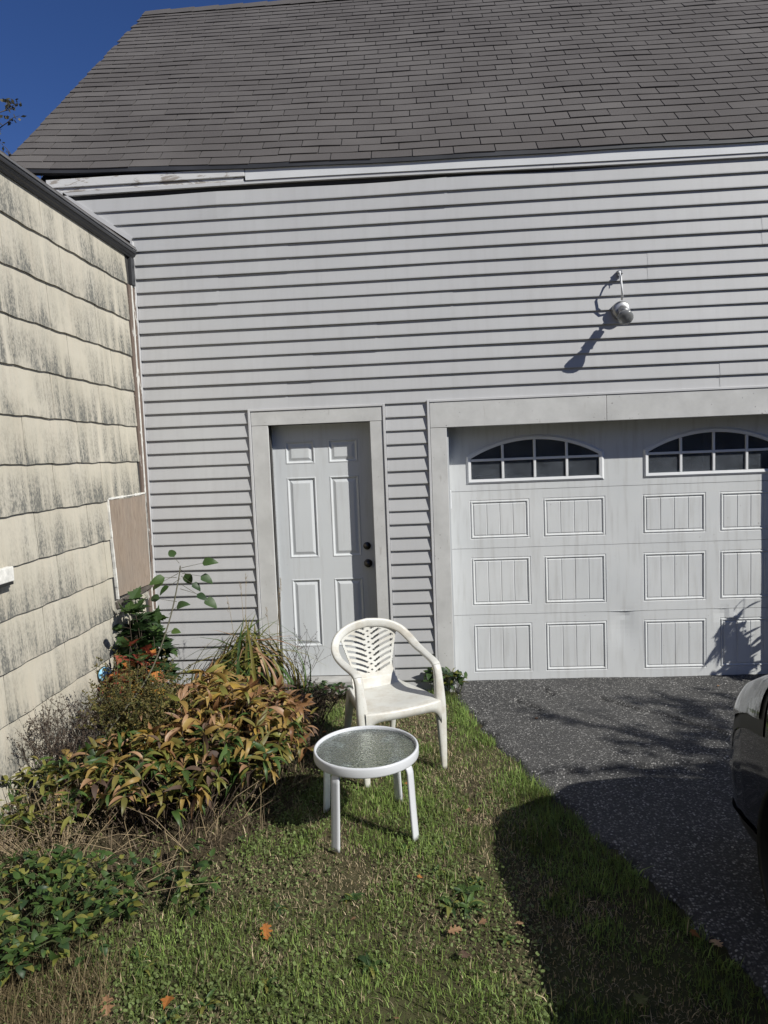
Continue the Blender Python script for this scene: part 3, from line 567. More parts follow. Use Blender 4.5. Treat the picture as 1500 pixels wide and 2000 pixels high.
# ------------------------------------------------------------------ sweeps
def cat(P, n):
    P = [np.array(p, float) for p in P]; out = []
    for i in range(len(P) - 1):
        p0, p1, p2, p3 = P[max(i - 1, 0)], P[i], P[i + 1], P[min(i + 2, len(P) - 1)]
        for k in range(n):
            t_ = k / n; out.append(.5 * (2 * p1 + (p2 - p0) * t_ + (2 * p0 - 5 * p1 + 4 * p2 - p3) * t_ ** 2 + (3 * p1 - p0 - 3 * p2 + p3) * t_ ** 3))
    return out + [P[-1]]
def sweep(m, rows, nprof=14, ex=4., caps=(1, 1)):    # rows: x,y,z, Ax,Ay,Az, a, b
    n = len(rows); vs = []
    for i, r in enumerate(rows):
        p = Vector(r[:3]); T = (Vector(rows[min(i + 1, n - 1)][:3]) - Vector(rows[max(i - 1, 0)][:3])).normalized()
        A = Vector(r[3:6]); A = (A - T * A.dot(T)).normalized(); B = T.cross(A)
        for k in range(nprof):
            th = 2 * math.pi * k / nprof; c, s = math.cos(th), math.sin(th); q = (abs(c) ** ex + abs(s) ** ex) ** (-1 / ex)
            vs.append(p + A * (r[6] * c * q) + B * (r[7] * s * q))
    fs = [(i * nprof + k, i * nprof + (k + 1) % nprof, (i + 1) * nprof + (k + 1) % nprof, (i + 1) * nprof + k) for i in range(n - 1) for k in range(nprof)]
    if caps[0]: fs.append(tuple(range(nprof))[::-1])
    if caps[1]: fs.append(tuple((n - 1) * nprof + k for k in range(nprof)))
    m.add(vs, fs)
# ------------------------------------------------------------------ plastic chair
fdir = Vector((.447, -.894)); cmid = Vector((2.01, -1.49)) - fdir * .262
CHR = thing('plastic_chair', 'stained white plastic garden armchair with fern lattice back on the lawn', 'chair', (cmid.x, cmid.y, -.004), math.atan2(.447, .894))
K = [(.246, -.268, 0, 1, 0, 0, .017, .015), (.247, -.256, .20, 1, 0, 0, .026, .020), (.247, -.242, .385, 1, 0, 0, .033, .022), (.250, -.222, .53, 1, 0, 0, .026, .020),
     (.251, -.203, .598, 1, .0, 0, .025, .017), (.253, -.160, .622, 1, 0, 0, .026, .012), (.262, -.03, .636, 1, 0, 0, .026, .011), (.264, .09, .655, 1, 0, .25, .026, .011),
     (.250, .175, .696, .92, 0, .45, .026, .011), (.205, .222, .748, .72, -.05, .7, .026, .011), (.115, .252, .787, .35, -.08, .93, .027, .011), (0, .262, .802, 0, -.1, 1, .028, .011)]
mir = lambda r: (-r[0], r[1], r[2], -r[3], r[4], r[5], r[6], r[7])
R_ = cat(K, 6)
for s in (1, -1):
    rows = [tuple(r) if s > 0 else mir(r) for r in R_]
    m = MB(); sweep(m, rows[:26], caps=(1, 0)); m.build('leg', M_CHAIR, CHR, True)
    m = MB(); sweep(m, rows[25:50], caps=(0, 0)); m.build('arm', M_CHAIR, CHR, True)
    rl = [(s * .160, .300, 0, 1, 0, 0, .016, .015), (s * .158, .265, .15, 1, 0, 0, .020, .018), (s * .154, .21, .33, 1, 0, 0, .026, .02), (s * .150, .17, .420, 1, 0, 0, .028, .02)]
    m = MB(); sweep(m, cat(rl, 5)); m.build('leg', M_CHAIR, CHR, True)
top_ = [tuple(r) for r in R_[49:]]; m = MB(); sweep(m, top_ + [mir(r) for r in top_[::-1][1:]], caps=(0, 0)); m.build('back_rim', M_CHAIR, CHR, True)
# seat: dished sheet that rolls down into an apron
def seat_z(x, y):
    u = x / .235; z = .428 - .018 * (1 - u * u) * (1 - ((y + .03) / .25) ** 2)
    return z - .006 * max(0, (-.20 - y) / .05) ** 2
m = MB(); nx_, ny_ = 24, 24; gx = np.linspace(-.236, .236, nx_); gy = np.linspace(-.262, .185, ny_)
def syx(x, y): return y - .022 * (1 - (x / .236) ** 2) * (y < 0) * (-y / .26)
tap = lambda y: 1 - .30 * ((y + .262) / .447) ** 1.3
g = [(x * tap(y), syx(x, y), seat_z(x, y)) for y in gy for x in gx]
gb = [(x, y, z - .007) for x, y, z in g]; q = len(g)
m.add(g + gb, [(j * nx_ + i, j * nx_ + i + 1, (j + 1) * nx_ + i + 1, (j + 1) * nx_ + i) for j in range(ny_ - 1) for i in range(nx_ - 1)] + [(q + j * nx_ + i, q + (j + 1) * nx_ + i, q + (j + 1) * nx_ + i + 1, q + j * nx_ + i + 1) for j in range(ny_ - 1) for i in range(nx_ - 1)])
ap = []
for x in np.linspace(-.238, .238, 49):                       # front apron
    y = syx(x, -.262); z = seat_z(x, -.262); zb = .366 - .085 * (abs(x) / .238) ** 9
    ap += [(x, y + .002, z), (x, y - .006, z - .003), (x, y - .011, z - .012), (x, y - .013, (z + zb) / 2), (x, y - .013, zb), (x, y - .006, zb - .001), (x, y - .003, z - .014)]
m.add(ap, [(i * 7 + k, (i + 1) * 7 + k, (i + 1) * 7 + k + 1, i * 7 + k + 1)[::-1] for i in range(48) for k in range(6)])
for s in (-1, 1):
    ap = []
    for y in np.linspace(-.262, .185, 40):
        z = seat_z(.236, y); zb = .375 - .07 * (abs(y + .04) / .225) ** 9; ap += [(s * q_ * tap(y), y, z_) for q_, z_ in ((.235, z), (.242, z - .003), (.246, z - .012), (.248, zb), (.242, zb), (.239, z - .014))]
    fs = [(i * 6 + k, (i + 1) * 6 + k, (i + 1) * 6 + k + 1, i * 6 + k + 1) for i in range(39) for k in range(5)]; m.add(ap, fs if s < 0 else [f[::-1] for f in fs])
m.build('seat', M_CHAIR, CHR, True)
# lattice back
def bsurf(x, z, d=0):
    v = (z - .42) / .40; y = .168 + .10 * v + .012 * math.sin(v * 3) - .9 * x * x * (.35 + .3 * v) + (.03 * max(0, .12 - v) / .12) * -1
    return (x, y + d, z)
NXC, NZC = 104, 132
def hw(z): v = (z - .42) / .40; return .205 - .10 * (1 - v) ** 1.0 * (1.0 if v > .1 else 1) + .05 * max(0, .28 - v) / .28 + .012 * v
def solid(x, z):
    h = hw(z)
    if abs(x) > h: return False
    if z > .64 and (x / .248) ** 2 + ((z - .63) / .158) ** 2 > 1: return False
    if z < .515 - .02 * (1 - (x / .15) ** 2): return True
    if abs(x) > h - .014: return True
    if z > .64 and (x / .205) ** 2 + ((z - .63) / .140) ** 2 > 1: return True
    p = .0335; k = lambda u: .62 * u - 1.3 * u * abs(u)
    fr = lambda w: ((w - .437) / p) % 1 < .45
    L, Rr = fr(z + k(x)), fr(z - k(x))
    if abs(x) < .034: return not (L and Rr)
    return not (Rr if x > 0 else L)
xsB = np.linspace(-.225, .225, NXC + 1); zsB = np.linspace(.418, .792, NZC + 1)
cell = np.zeros((NZC, NXC), bool)
for j in range(NZC):
    for i in range(NXC): cell[j, i] = solid((xsB[i] + xsB[i + 1]) / 2, (zsB[j] + zsB[j + 1]) / 2)
m = MB(); N1 = NXC + 1; fr_ = [bsurf(x, z, 0) for z in zsB for x in xsB]; m.v = fr_ + [(x, y + .008, z) for x, y, z in fr_]; o_ = len(fr_)
for j in range(NZC):
    for i in range(NXC):
        if not cell[j, i]: continue
        a, b, c, d = j * N1 + i, j * N1 + i + 1, (j + 1) * N1 + i + 1, (j + 1) * N1 + i
        m.f += [(a, b, c, d), (o_ + d, o_ + c, o_ + b, o_ + a)]
        if i == 0 or not cell[j, i - 1]: m.f.append((a, d, o_ + d, o_ + a))
        if i == NXC - 1 or not cell[j, i + 1]: m.f.append((b, o_ + b, o_ + c, c))
        if j == 0 or not cell[j - 1, i]: m.f.append((a, o_ + a, o_ + b, b))
        if j == NZC - 1 or not cell[j + 1, i]: m.f.append((d, c, o_ + c, o_ + d))
m.build('back_lattice', M_CHAIR, CHR)
# ------------------------------------------------------------------ side table
TB = thing('side_table', 'round white metal side table with pebbled glass top on the lawn', 'table', (1.835, -2.01, -.004), 0)
m = MB(); m.lathe([(.250, .396), (.250, .408), (.253, .413), (.258, .414), (.2625, .411), (.264, .404), (.264, .372), (.262, .366), (.257, .364), (.252, .366), (.251, .384), (.242, .384), (.242, .390)], 72); RIMO = m.build('rim', M_TABLE, TB, True)
m = MB(); m.lathe([(0, .3925), (.2495, .3925), (.2495, .3975), (0, .3975)], 72); m.build('glass_top', M_PEB, TB)
for k in range(4):
    a = math.radians(-31 + 90 * k); e = Vector((math.cos(a), math.sin(a), 0)); tn = Vector((-math.sin(a), math.cos(a), 0))
    pts = [(.150, .370), (.215, .371), (.243, .360), (.255, .335), (.258, .30), (.266, .15), (.276, 0)]
    rows = cat([(*(e * r_ + Vector((0, 0, z_))), *tn, .0235, .0065) for r_, z_ in pts], 5); m = MB(); sweep(m, rows, 16, 9); m.build('leg', M_TABLE, TB, True)
# ------------------------------------------------------------------ blue disc at the wall
p_ = Vector((.045, -1.03, .50)); BD = thing('wall_ornament', 'small round pale blue mottled disc hung on the cream wall', 'ornament', p_)
MX = Vector((.8, -.55, .15)).to_track_quat('Z', 'Y').to_matrix()
m = MB(); m.lathe([(0, .012), (.03, .011), (.046, .004), (.048, 0), (.040, -.006)], 20, (0, 0, 0), MX); m.build('disc', M_BLUE, BD, True)
m = MB(); m.lathe([(.050, .0), (.052, -.008), (.04, -.014), (0, -.014)], 20, (0, 0, 0), MX); m.tube([(-.008, .005, 0), (-.045, .012, .01)], .004); m.build('backing', M_BLKPL, BD, True)
# ------------------------------------------------------------------ black car, nose to the garage
CARX, CARY = 4.315, -2.11
CAR = thing('parked_car', 'glossy black car parked nose first at the white garage door', 'car', (CARX, CARY, .004))
ip = lambda d, tb: float(np.interp(d, [a for a, _ in tb], [b for _, b in tb]))
Wt = [(0, .42), (.015, .54), (.05, .66), (.10, .74), (.16, .80), (.23, .842), (.32, .868), (.42, .882), (.7, .895), (1.0, .893), (1.6, .875), (2.4, .875), (3.6, .895), (4.1, .87), (4.4, .78), (4.5, .62)]
ZB = [(0, .26), (.06, .215), (.4, .19), (1.1, .2), (3.7, .22), (4.3, .26), (4.5, .34)]
ZF = [(0, .46), (.05, .53), (.10, .565), (.16, .60), (.22, .635), (.29, .68), (.31, .70), (.32, .76), (.34, .82), (.40, .875), (.50, .925), (.7, .965), (.95, .975), (1.2, .945), (1.6, .91), (2.3, .91), (3.9, .98), (4.3, 1.0), (4.45, .9), (4.5, .75)]
ZC = [(0, .60), (.03, .76), (.08, .90), (.15, .97), (.4, 1.03), (1.2, 1.05), (4.0, 1.06), (4.4, 1.0), (4.5, .85)]
def sect(d):
    w, zb, zf = ip(d, Wt), ip(d, ZB), ip(d, ZF); cr_ = ip(d, ZC) - zf; hh = zf - zb
    return [(0, zb), (.84 * w, zb), (.95 * w, zb + .10 * hh), (.978 * w, zb + .16 * hh), (.985 * w, zb + .3 * hh), (w, zb + .5 * hh), (.997 * w, zb + .7 * hh), (.985 * w, zb + .85 * hh), (.955 * w, zb + .945 * hh), (.90 * w, zb + .99 * hh), (.6 * w, zf + cr_ * .72), (0, zf + cr_)]
ds = np.concatenate([np.linspace(0, .06, 8), np.linspace(.075, .50, 28), np.linspace(.55, 4.3, 55), np.linspace(4.34, 4.5, 6)])
WHL = [(.98, .315), (3.52, .315)]
def sec_pts(d):
    h_ = cat([(a, b, 0) for a, b in sect(d)], 4); return [(p[0], p[1]) for p in h_]
SE = [sec_pts(d) for d in ds]; nS = len(SE[0]); m = MB()
for s in (1, -1):
    vs = [(s * x, -d, z) for d, se in zip(ds, SE) for x, z in se]; fs = []
    for i in range(len(ds) - 1):
        for j in range(nS - 1):
            dc = (ds[i] + ds[i + 1]) / 2; zc = (SE[i][j][1] + SE[i][j + 1][1]) / 2
            if SE[i][j][0] > .6 and any((dc - wd) ** 2 + (zc - wz) ** 2 < .36 ** 2 for wd, wz in WHL): continue
            f = (i * nS + j, i * nS + j + 1, (i + 1) * nS + j + 1, (i + 1) * nS + j); fs.append(f if s < 0 else f[::-1])
    fs.append(tuple(range(nS)) if s > 0 else tuple(range(nS))[::-1]); m.add(vs, fs)
m.build('body', M_CAR, CAR, True)
def carpatch(name, mat, d0, d1, j0, j1, s, off, nd=14):
    m = MB(); dd = np.linspace(d0, d1, nd); vs = []
    for d in dd:
        h_ = sec_pts(d); cxz = (0, .5)
        for j in range(j0, j1 + 1):
            x, z = h_[j]; nv = Vector((x * .9, z - .6)).normalized(); vs.append((s * (x + nv[0] * off), -d + off, z + nv[1] * off))
    k = j1 - j0 + 1; fs = [(i * k + j, i * k + j + 1, (i + 1) * k + j + 1, (i + 1) * k + j) for i in range(nd - 1) for j in range(k - 1)]
    m.add(vs, fs if s < 0 else [f[::-1] for f in fs]); return m.build(name, mat, CAR, True)
for s in (1, -1):
    carpatch('headlight', M_LENS, .322, .62, 26, 36, s, .012); carpatch('headlight_seal', M_BLKPL, .316, .64, 24, 37, s, .004); carpatch('siding_reflection', M_LENS, .12, .31, 24, 36, s, .004)  # pale bumper patch is an added shape for siding mirrored in black paint
    carpatch('bumper_lip', M_BLKPL, .02, .60, 4, 11, s, .010)
    for wd, wz in WHL:
        WH = MB(); X90 = Matrix.Rotation(math.radians(90 * s), 3, 'Y')
        WH.lathe([(.20, -.10), (.29, -.10), (.315, -.08), (.32, 0), (.315, .08), (.29, .10), (.20, .10)], 36, (s * .785, -wd, wz), X90); w_ = WH.build('wheel', M_TYRE, CAR, True)
        q = MB(); q.lathe([(0, .07), (.05, .075), (.06, .05), (.17, .06), (.20, .095), (.205, .06), (.205, -.1)], 30, (s * .785, -wd, wz), X90); q.build('rim', M_RIM, w_, True)
        q = MB(); q.lathe([(.36, -.25), (.365, .105), (.375, .115), (.378, .10)], 40, (s * .785, -wd, wz), X90); q.build('wheel_arch', M_BLKPL, CAR, True)
    q = MB(); q.lathe([(0, .04), (.05, .05), (.10, .06), (.11, .03), (.08, -.03), (0, -.05)], 16, (s * .93, -2.0, 1.02), Matrix.Diagonal((1, .7, .8)).to_3x3()); q.build('side_mirror', M_CAR, CAR, True)
    box('tail_light', plain('tail_red', (.25, .01, .01), .2), CAR, s * .62 - .15, s * .62 + .15, -4.47, -4.36, .82, .96, .01)
g0 = [(-.74, 1.78), (-.81, 2.6), (-.82, 3.5), (-.70, 4.05)]; g1 = [(-.56, 2.6), (-.62, 2.9), (-.62, 3.3), (-.56, 3.72)]
ring0 = [(x, -d, ip(d, ZF) - .01) for x, d in g0]; ring0 += [(-x, y, z) for x, y, z in ring0[::-1]]
ring1 = [(x, -d, 1.42) for x, d in g1]; ring1 += [(-x, y, z) for x, y, z in ring1[::-1]]
m = MB(); m.add(ring0 + ring1, [(i, 8 + i, 8 + (i + 1) % 8, (i + 1) % 8) for i in range(8)]); m.build('window_glass', M_CGL, CAR)
m = MB(); rr = [(x * 1.01, y, 1.421) for x, y, z in ring1]; r2 = [(x * .6, y * .9 - .3, 1.46) for x, y, z in ring1]; m.add(rr + r2, [(i, 8 + i, 8 + (i + 1) % 8, (i + 1) % 8) for i in range(8)] + [tuple(range(8, 16))[::-1]]); m.build('roof', M_CAR, CAR)
m = MB()
for a, b in zip(ring0, ring1): m.tube([Vector(a) * 1.0, Vector(b)], .03, 6)
m.build('pillar', M_CAR, CAR)
box('grille', M_BLKPL, CAR, -.42, .42, -.03, .012, .30, .46, .01)
# ------------------------------------------------------------------ foliage kit
def at_y(px, py, Yp):
    d = RM @ Vector(((px - 750) / F_PX, 1, (1000 - py) / F_PX)); return CAM + d * ((Yp - CAM.y) / d.y)
def at_x(px, py, Xp):
    d = RM @ Vector(((px - 750) / F_PX, 1, (1000 - py) / F_PX)); return CAM + d * ((Xp - CAM.x) / d.x)
def blade_mesh(name, mat, prof, fold=.25, curl=.3, twist=0., n=6):
    m = MB(); vs = []
    for i in range(n + 1):
        t_ = i / n; w = prof(t_); ang = curl * t_ * t_; y = t_ * math.cos(ang * .5); z = -t_ * math.sin(ang * .5) * 1.0; tw = twist * t_
        for s in (-1, 0, 1):
            vs.append((s * w * math.cos(tw), y, z + abs(s) * w * fold + s * w * math.sin(tw)))
    m.add(vs, [(i * 3 + j, i * 3 + j + 1, i * 3 + j + 4, i * 3 + j + 3) for i in range(n) for j in (0, 1)])
    return m.mesh(name, mat, True)
lance = lambda w: (lambda t_: w * (math.sin(math.pi * min(1, t_ ** .75)) ** .85) + .002)
ovate = lambda w: (lambda t_: w * (math.sin(math.pi * min(1, t_ ** .6)) ** .75) + .003)
def lobed_mesh(name, mat, pts, curl=.25, mid=.45):
    # pts: right-hand outline (x, y) from base to tip; fan about a midrib so that it folds and curls
    n = len(pts); vs = []
    f = lambda x, y: (x, y, -curl * y * y * .5 + .35 * abs(x) ** 1.2 - curl * 1.2 * x * x)
    rib = [f(0, y) for _, y in pts]; vs = rib + [f(x, y) for x, y in pts] + [f(-x, y) for x, y in pts]
    # fan toward a point on the midrib at height mid
    c = len(vs); vs.append(f(0, mid)); fs = []
    for i in range(n - 1): fs += [(c, n + i, n + i + 1), (c, 2 * n + i + 1, 2 * n + i)]
    m = MB(); m.add(vs[n:], [tuple(q - n for q in ff) for ff in fs]); return m.mesh(name, mat, False)
MAPLE = [(0, 0), (.06, .04), (.22, -.03), (.26, .09), (.20, .16), (.40, .22), (.50, .38), (.36, .36), (.33, .46), (.21, .42), (.27, .62), (.18, .62), (.15, .76), (.08, .78), (0, 1.)]
OAK = [(0, 0), (.03, .12), (.14, .10), (.10, .24), (.26, .30), (.30, .40), (.12, .42), (.14, .52), (.33, .62), (.28, .70), (.13, .66), (.15, .78), (.20, .86), (.08, .90), (0, 1.)]
def axes_rot(dr, nrm):
    y = Vector(dr).normalized(); z = Vector(nrm); z = (z - y * z.dot(y))
    if z.length < 1e-4: z = Vector((1, 0, 0)) - y * y.x
    z.normalize(); x = y.cross(z)
    return Matrix(((x.x, y.x, z.x), (x.y, y.y, z.y), (x.z, y.z, z.z))).to_euler()
def put_leaf(root, me, pos, dr, nrm, L, name='leaf'):
    return inst(name, me, root, pos, axes_rot(dr, nrm), (L, L, L))
U = random.uniform
def variants(nm, mat, kind):
    out = []
    for i in range(6):
        if kind == 'lance': out.append(blade_mesh(nm, mat, lance(U(.085, .16)), U(.1, .8), U(.1, 2.0), U(-.9, .9)))
        elif kind == 'ovate': out.append(blade_mesh(nm, mat, ovate(U(.27, .36)), U(.1, .4), U(.2, .9), U(-.2, .2)))
        elif kind == 'maple': out.append(lobed_mesh(nm, mat, MAPLE, U(.1, .6)))
        elif kind == 'oak': out.append(lobed_mesh(nm, mat, OAK, U(.2, .8)))
        elif kind == 'strap': out.append(blade_mesh(nm, mat, lambda t_: .022 * (1 - t_ ** 3) + .001, .3, U(1.2, 2.6), U(-.5, .5), 9))
    return out
LV = {}
for nm, mat in dict(green=L_GREEN, dk=L_DKGRN, olive=L_OLIVE, yg=L_YELGR, ochre=L_OCHRE, rust=L_RUST, brown=L_BROWN, red=L_RED, orange=L_ORANGE, tan=L_TAN, yellow=L_YELLOW).items():
    for kd in ('lance', 'ovate', 'maple', 'oak'): LV[nm, kd] = variants('leaf_' + kd, mat, kd)
def pick(nm, kd): return random.choice(LV[nm, kd])
def stem_curve(base, tip, bow, n=6):
    base, tip = Vector(base), Vector(tip); side = Vector((U(-1, 1), U(-1, 1), 0)) * bow; out = []
    for i in range(n + 1):
        t_ = i / n; out.append(base.lerp(tip, t_) + side * math.sin(t_ * math.pi) + Vector((0, 0, 1)) * (bow * math.sin(t_ * math.pi)))
    return out
def gzz(x, y): return float(gz(x, y))
def bush(name, label, cx, cy, rx_, ry_, h, nst, colours, Lr, kd='lance', maxleaf=290, nodes=3, nlf=5, stem=M_STEMBR, cat_='plant', spread=1.0, hvar=.35):
    root = thing(name, label, cat_, (cx, cy, gzz(cx, cy))); sm = MB(); cnt = 0; extra = []
    for s in range(nst):
        a = U(0, 2 * math.pi); r = math.sqrt(random.random()); b = Vector((math.cos(a) * r * rx_ * .55, math.sin(a) * r * ry_ * .55, -.03))
        hh = h * (1 - hvar * r * r) * U(.72, 1.08); tip = Vector((math.cos(a) * r * rx_ * spread + U(-.05, .05), math.sin(a) * r * ry_ * spread + U(-.05, .05), hh))
        P = stem_curve(b, tip, U(.0, .06)); sm.tube(P, [.0035] * 4 + [.0025, .002, .0014], 5)
        for nd in range(nodes):
            ti = len(P) - 1 - nd * (1 if nodes < 5 else .8) * U(.7, 1.2); ti = max(1.3, ti); i0 = int(min(ti, len(P) - 1.001)); p = P[i0].lerp(P[i0 + 1], ti - i0)
            oa = U(0, 2 * math.pi); od = (Vector((math.cos(oa), math.sin(oa), U(.1, .7))) + Vector((tip.x, tip.y, 0)).normalized() * .7 * r).normalized()
            q = p + od * U(.03, .08) if nd else p
            if nd: sm.tube([p, q], [.0016, .0011], 4, False)
            kf = nlf if nd == 0 else max(2, nlf - 2)
            for l in range(kf):
                la = oa + (l - (kf - 1) / 2) * U(.5, .8) if nd else U(0, 2 * math.pi)
                dr = Vector((math.cos(la), math.sin(la), U(-.55, .65) if nd else U(-.1, 1.3))); nrm = Vector((U(-.35, .35), U(-.35, .35), 1))
                if nd == 0 and random.random() < .4: nrm = Vector((U(-1, 1), U(-1, 1), .4))
                me_ = pick(colours(q.z / h, q.x, q.y), kd); LL = U(*Lr); cnt += 1
                if cnt <= maxleaf: put_leaf(root, me_, q, dr, nrm, LL)
                else: extra.append((me_, Matrix.Translation(q) @ axes_rot(dr, nrm).to_matrix().to_4x4() @ Matrix.Scale(LL, 4)))
    sm.build('stems', stem, root, True)
    if extra:
        V, Fc, mi, mats_ = [], [], [], []
        for me_, M_ in extra:
            b0 = len(V); V += [tuple(M_ @ v_.co) for v_ in me_.vertices]; mt = me_.materials[0]
            if mt not in mats_: mats_.append(mt)
            for f_ in me_.polygons: Fc.append(tuple(b0 + i_ for i_ in f_.vertices)); mi.append(mats_.index(mt))
        em = bpy.data.meshes.new('leaves'); em.from_pydata(V, [], Fc)
        for mt in mats_: em.materials.append(mt)
        em.polygons.foreach_set('material_index', mi); em.polygons.foreach_set('use_smooth', [True] * len(mi)); em.update()
        eo = bpy.data.objects.new('leaf', em); COL.objects.link(eo); eo.parent = root; eo['kind'] = 'stuff'
    return root
ch = random.choice
def col_main(f, x, y):
    if f > .75: return ch(['ochre', 'ochre', 'ochre', 'tan', 'olive', 'rust', 'yg', 'yellow'])
    if f > .5: return ch(['olive', 'ochre', 'olive', 'rust', 'yg', 'green'])
    return ch(['olive', 'green', 'olive', 'green', 'brown', 'ochre'])
def col_rust(f, x, y):
    return ch(['rust', 'rust', 'ochre', 'brown', 'rust', 'tan', 'tan']) if f > .55 else ch(['rust', 'brown', 'olive', 'brown', 'ochre'])
bush('perennial_bush', 'broad leafy perennial clump with golden ochre tips and olive lower leaves in the bed', 0.92, -1.68, .48, .44, .58, 120, col_main, (.075, .135))
bush('perennial_bush', 'leafy perennial clump in full green and olive at the front of the flower bed', .80, -2.02, .52, .32, .46, 84, lambda f, x, y: ch(['olive', 'green', 'olive', 'yg', 'ochre', 'green', 'brown', 'tan']), (.07, .125))
bush('perennial_bush', 'rusty brown leafed perennial clump at the lawn side of the bed', 1.16, -1.36, .28, .34, .48, 80, col_rust, (.07, .12))
bush('perennial_bush', 'golden leafed perennial clump behind the ochre one, towards the grey siding', .84, -1.22, .36, .26, .52, 70, lambda f, x, y: ch(['ochre', 'tan', 'rust', 'yg', 'ochre']) if f > .5 else ch(['olive', 'brown', 'green']), (.075, .13))
bush('low_leafy_plant', 'yellow green low leafy plant against the cream wall end of the bed', .30, -2.14, .36, .32, .30, 46, lambda f, x, y: ch(['yg', 'yg', 'olive', 'green']), (.05, .095), nodes=3, nlf=4, stem=M_STEM)
bush('green_vine', 'dense green broad leafed vine at the lower end of the bed', .60, -2.86, .36, .40, .22, 105, lambda f, x, y: ch(['green', 'dk', 'green', 'green', 'yg']), (.028, .052), 'ovate', nodes=4, nlf=3, stem=M_STEM)
bush('green_vine', 'patch of small green vine leaves spreading onto the lawn edge', 1.0, -2.62, .2, .28, .10, 26, lambda f, x, y: ch(['green', 'dk', 'green', 'yg']), (.035, .055), 'ovate', nodes=2, nlf=3, stem=M_STEM)
bush('weed_clump', 'green broad leafed weed growing at the garage door jamb', 2.32, -.10, .13, .07, .20, 14, lambda f, x, y: ch(['green', 'green', 'dk', 'yg']), (.05, .085), 'ovate', nodes=2, nlf=4, stem=M_STEM)
bush('weed_clump', 'low dark leafed weed along the concrete door step', 1.28, -.14, .34, .09, .10, 26, lambda f, x, y: ch(['dk', 'green', 'dk', 'brown']), (.04, .07), 'ovate', nodes=2, nlf=3, stem=M_STEM)
bush('maple_seedling', 'dense green maple seedling in the corner of cream and grey walls', .13, -.62, .16, .32, .84, 24, lambda f, x, y: ch(['dk', 'dk', 'green']), (.09, .14), 'maple', nodes=6, nlf=4, hvar=.5, spread=.9)
bush('maple_seedling', 'maple seedling with red and orange autumn leaves beside the cream wall', .22, -.98, .18, .20, .58, 14, lambda f, x, y: ch(['red', 'red', 'rust', 'orange', 'dk']) if f > .6 else ch(['orange', 'yellow', 'tan', 'green', 'orange']), (.08, .12), 'maple', nodes=4, nlf=3)
# arching rose cane
root = thing('rose_cane', 'long bare arching rose cane with a tuft of green leaves at its tip', 'plant', (.42, -2.22, .05)); bl = root.location.copy()
KP = [Vector((.42, -2.22, .02)), at_y(150, 1535, -2.05), at_y(215, 1425, -1.85), at_y(290, 1320, -1.6), at_y(330, 1215, -1.35), at_y(348, 1135, -1.2), at_y(352, 1105, -1.15)]
CV = [Vector(q) - bl for q in cat([tuple(q) for q in KP], 6)]; sm = MB(); sm.tube(CV, list(np.linspace(.0075, .0034, len(CV))), 6)
for px, py, tx, ty in ((345, 1175, 312, 1170), (352, 1150, 385, 1160), (352, 1130, 330, 1145), (350, 1110, 395, 1100), (348, 1120, 320, 1135), (350, 1100, 340, 1088), (352, 1140, 400, 1170), (354, 1125, 375, 1140), (356, 1120, 392, 1125), (330, 1200, 345, 1185), (316, 1240, 335, 1232), (352, 1112, 362, 1120), (345, 1128, 322, 1128)):
    a, b = at_y(px, py, -1.2) - bl, at_y(tx, ty, -1.2 + U(-.05, .05)) - bl; sm.tube([a, b], [.0018, .001], 4, False)
    put_leaf(root, pick(ch(['dk', 'green', 'dk']), 'ovate'), b, (b - a) + Vector((0, U(-.03, .02), U(-.04, .01))), Vector((U(-.5, .5), -.7, .6)), U(.07, .11))
sm.build('stems', plain('rose_stem', (.055, .05, .025), .6), root, True)
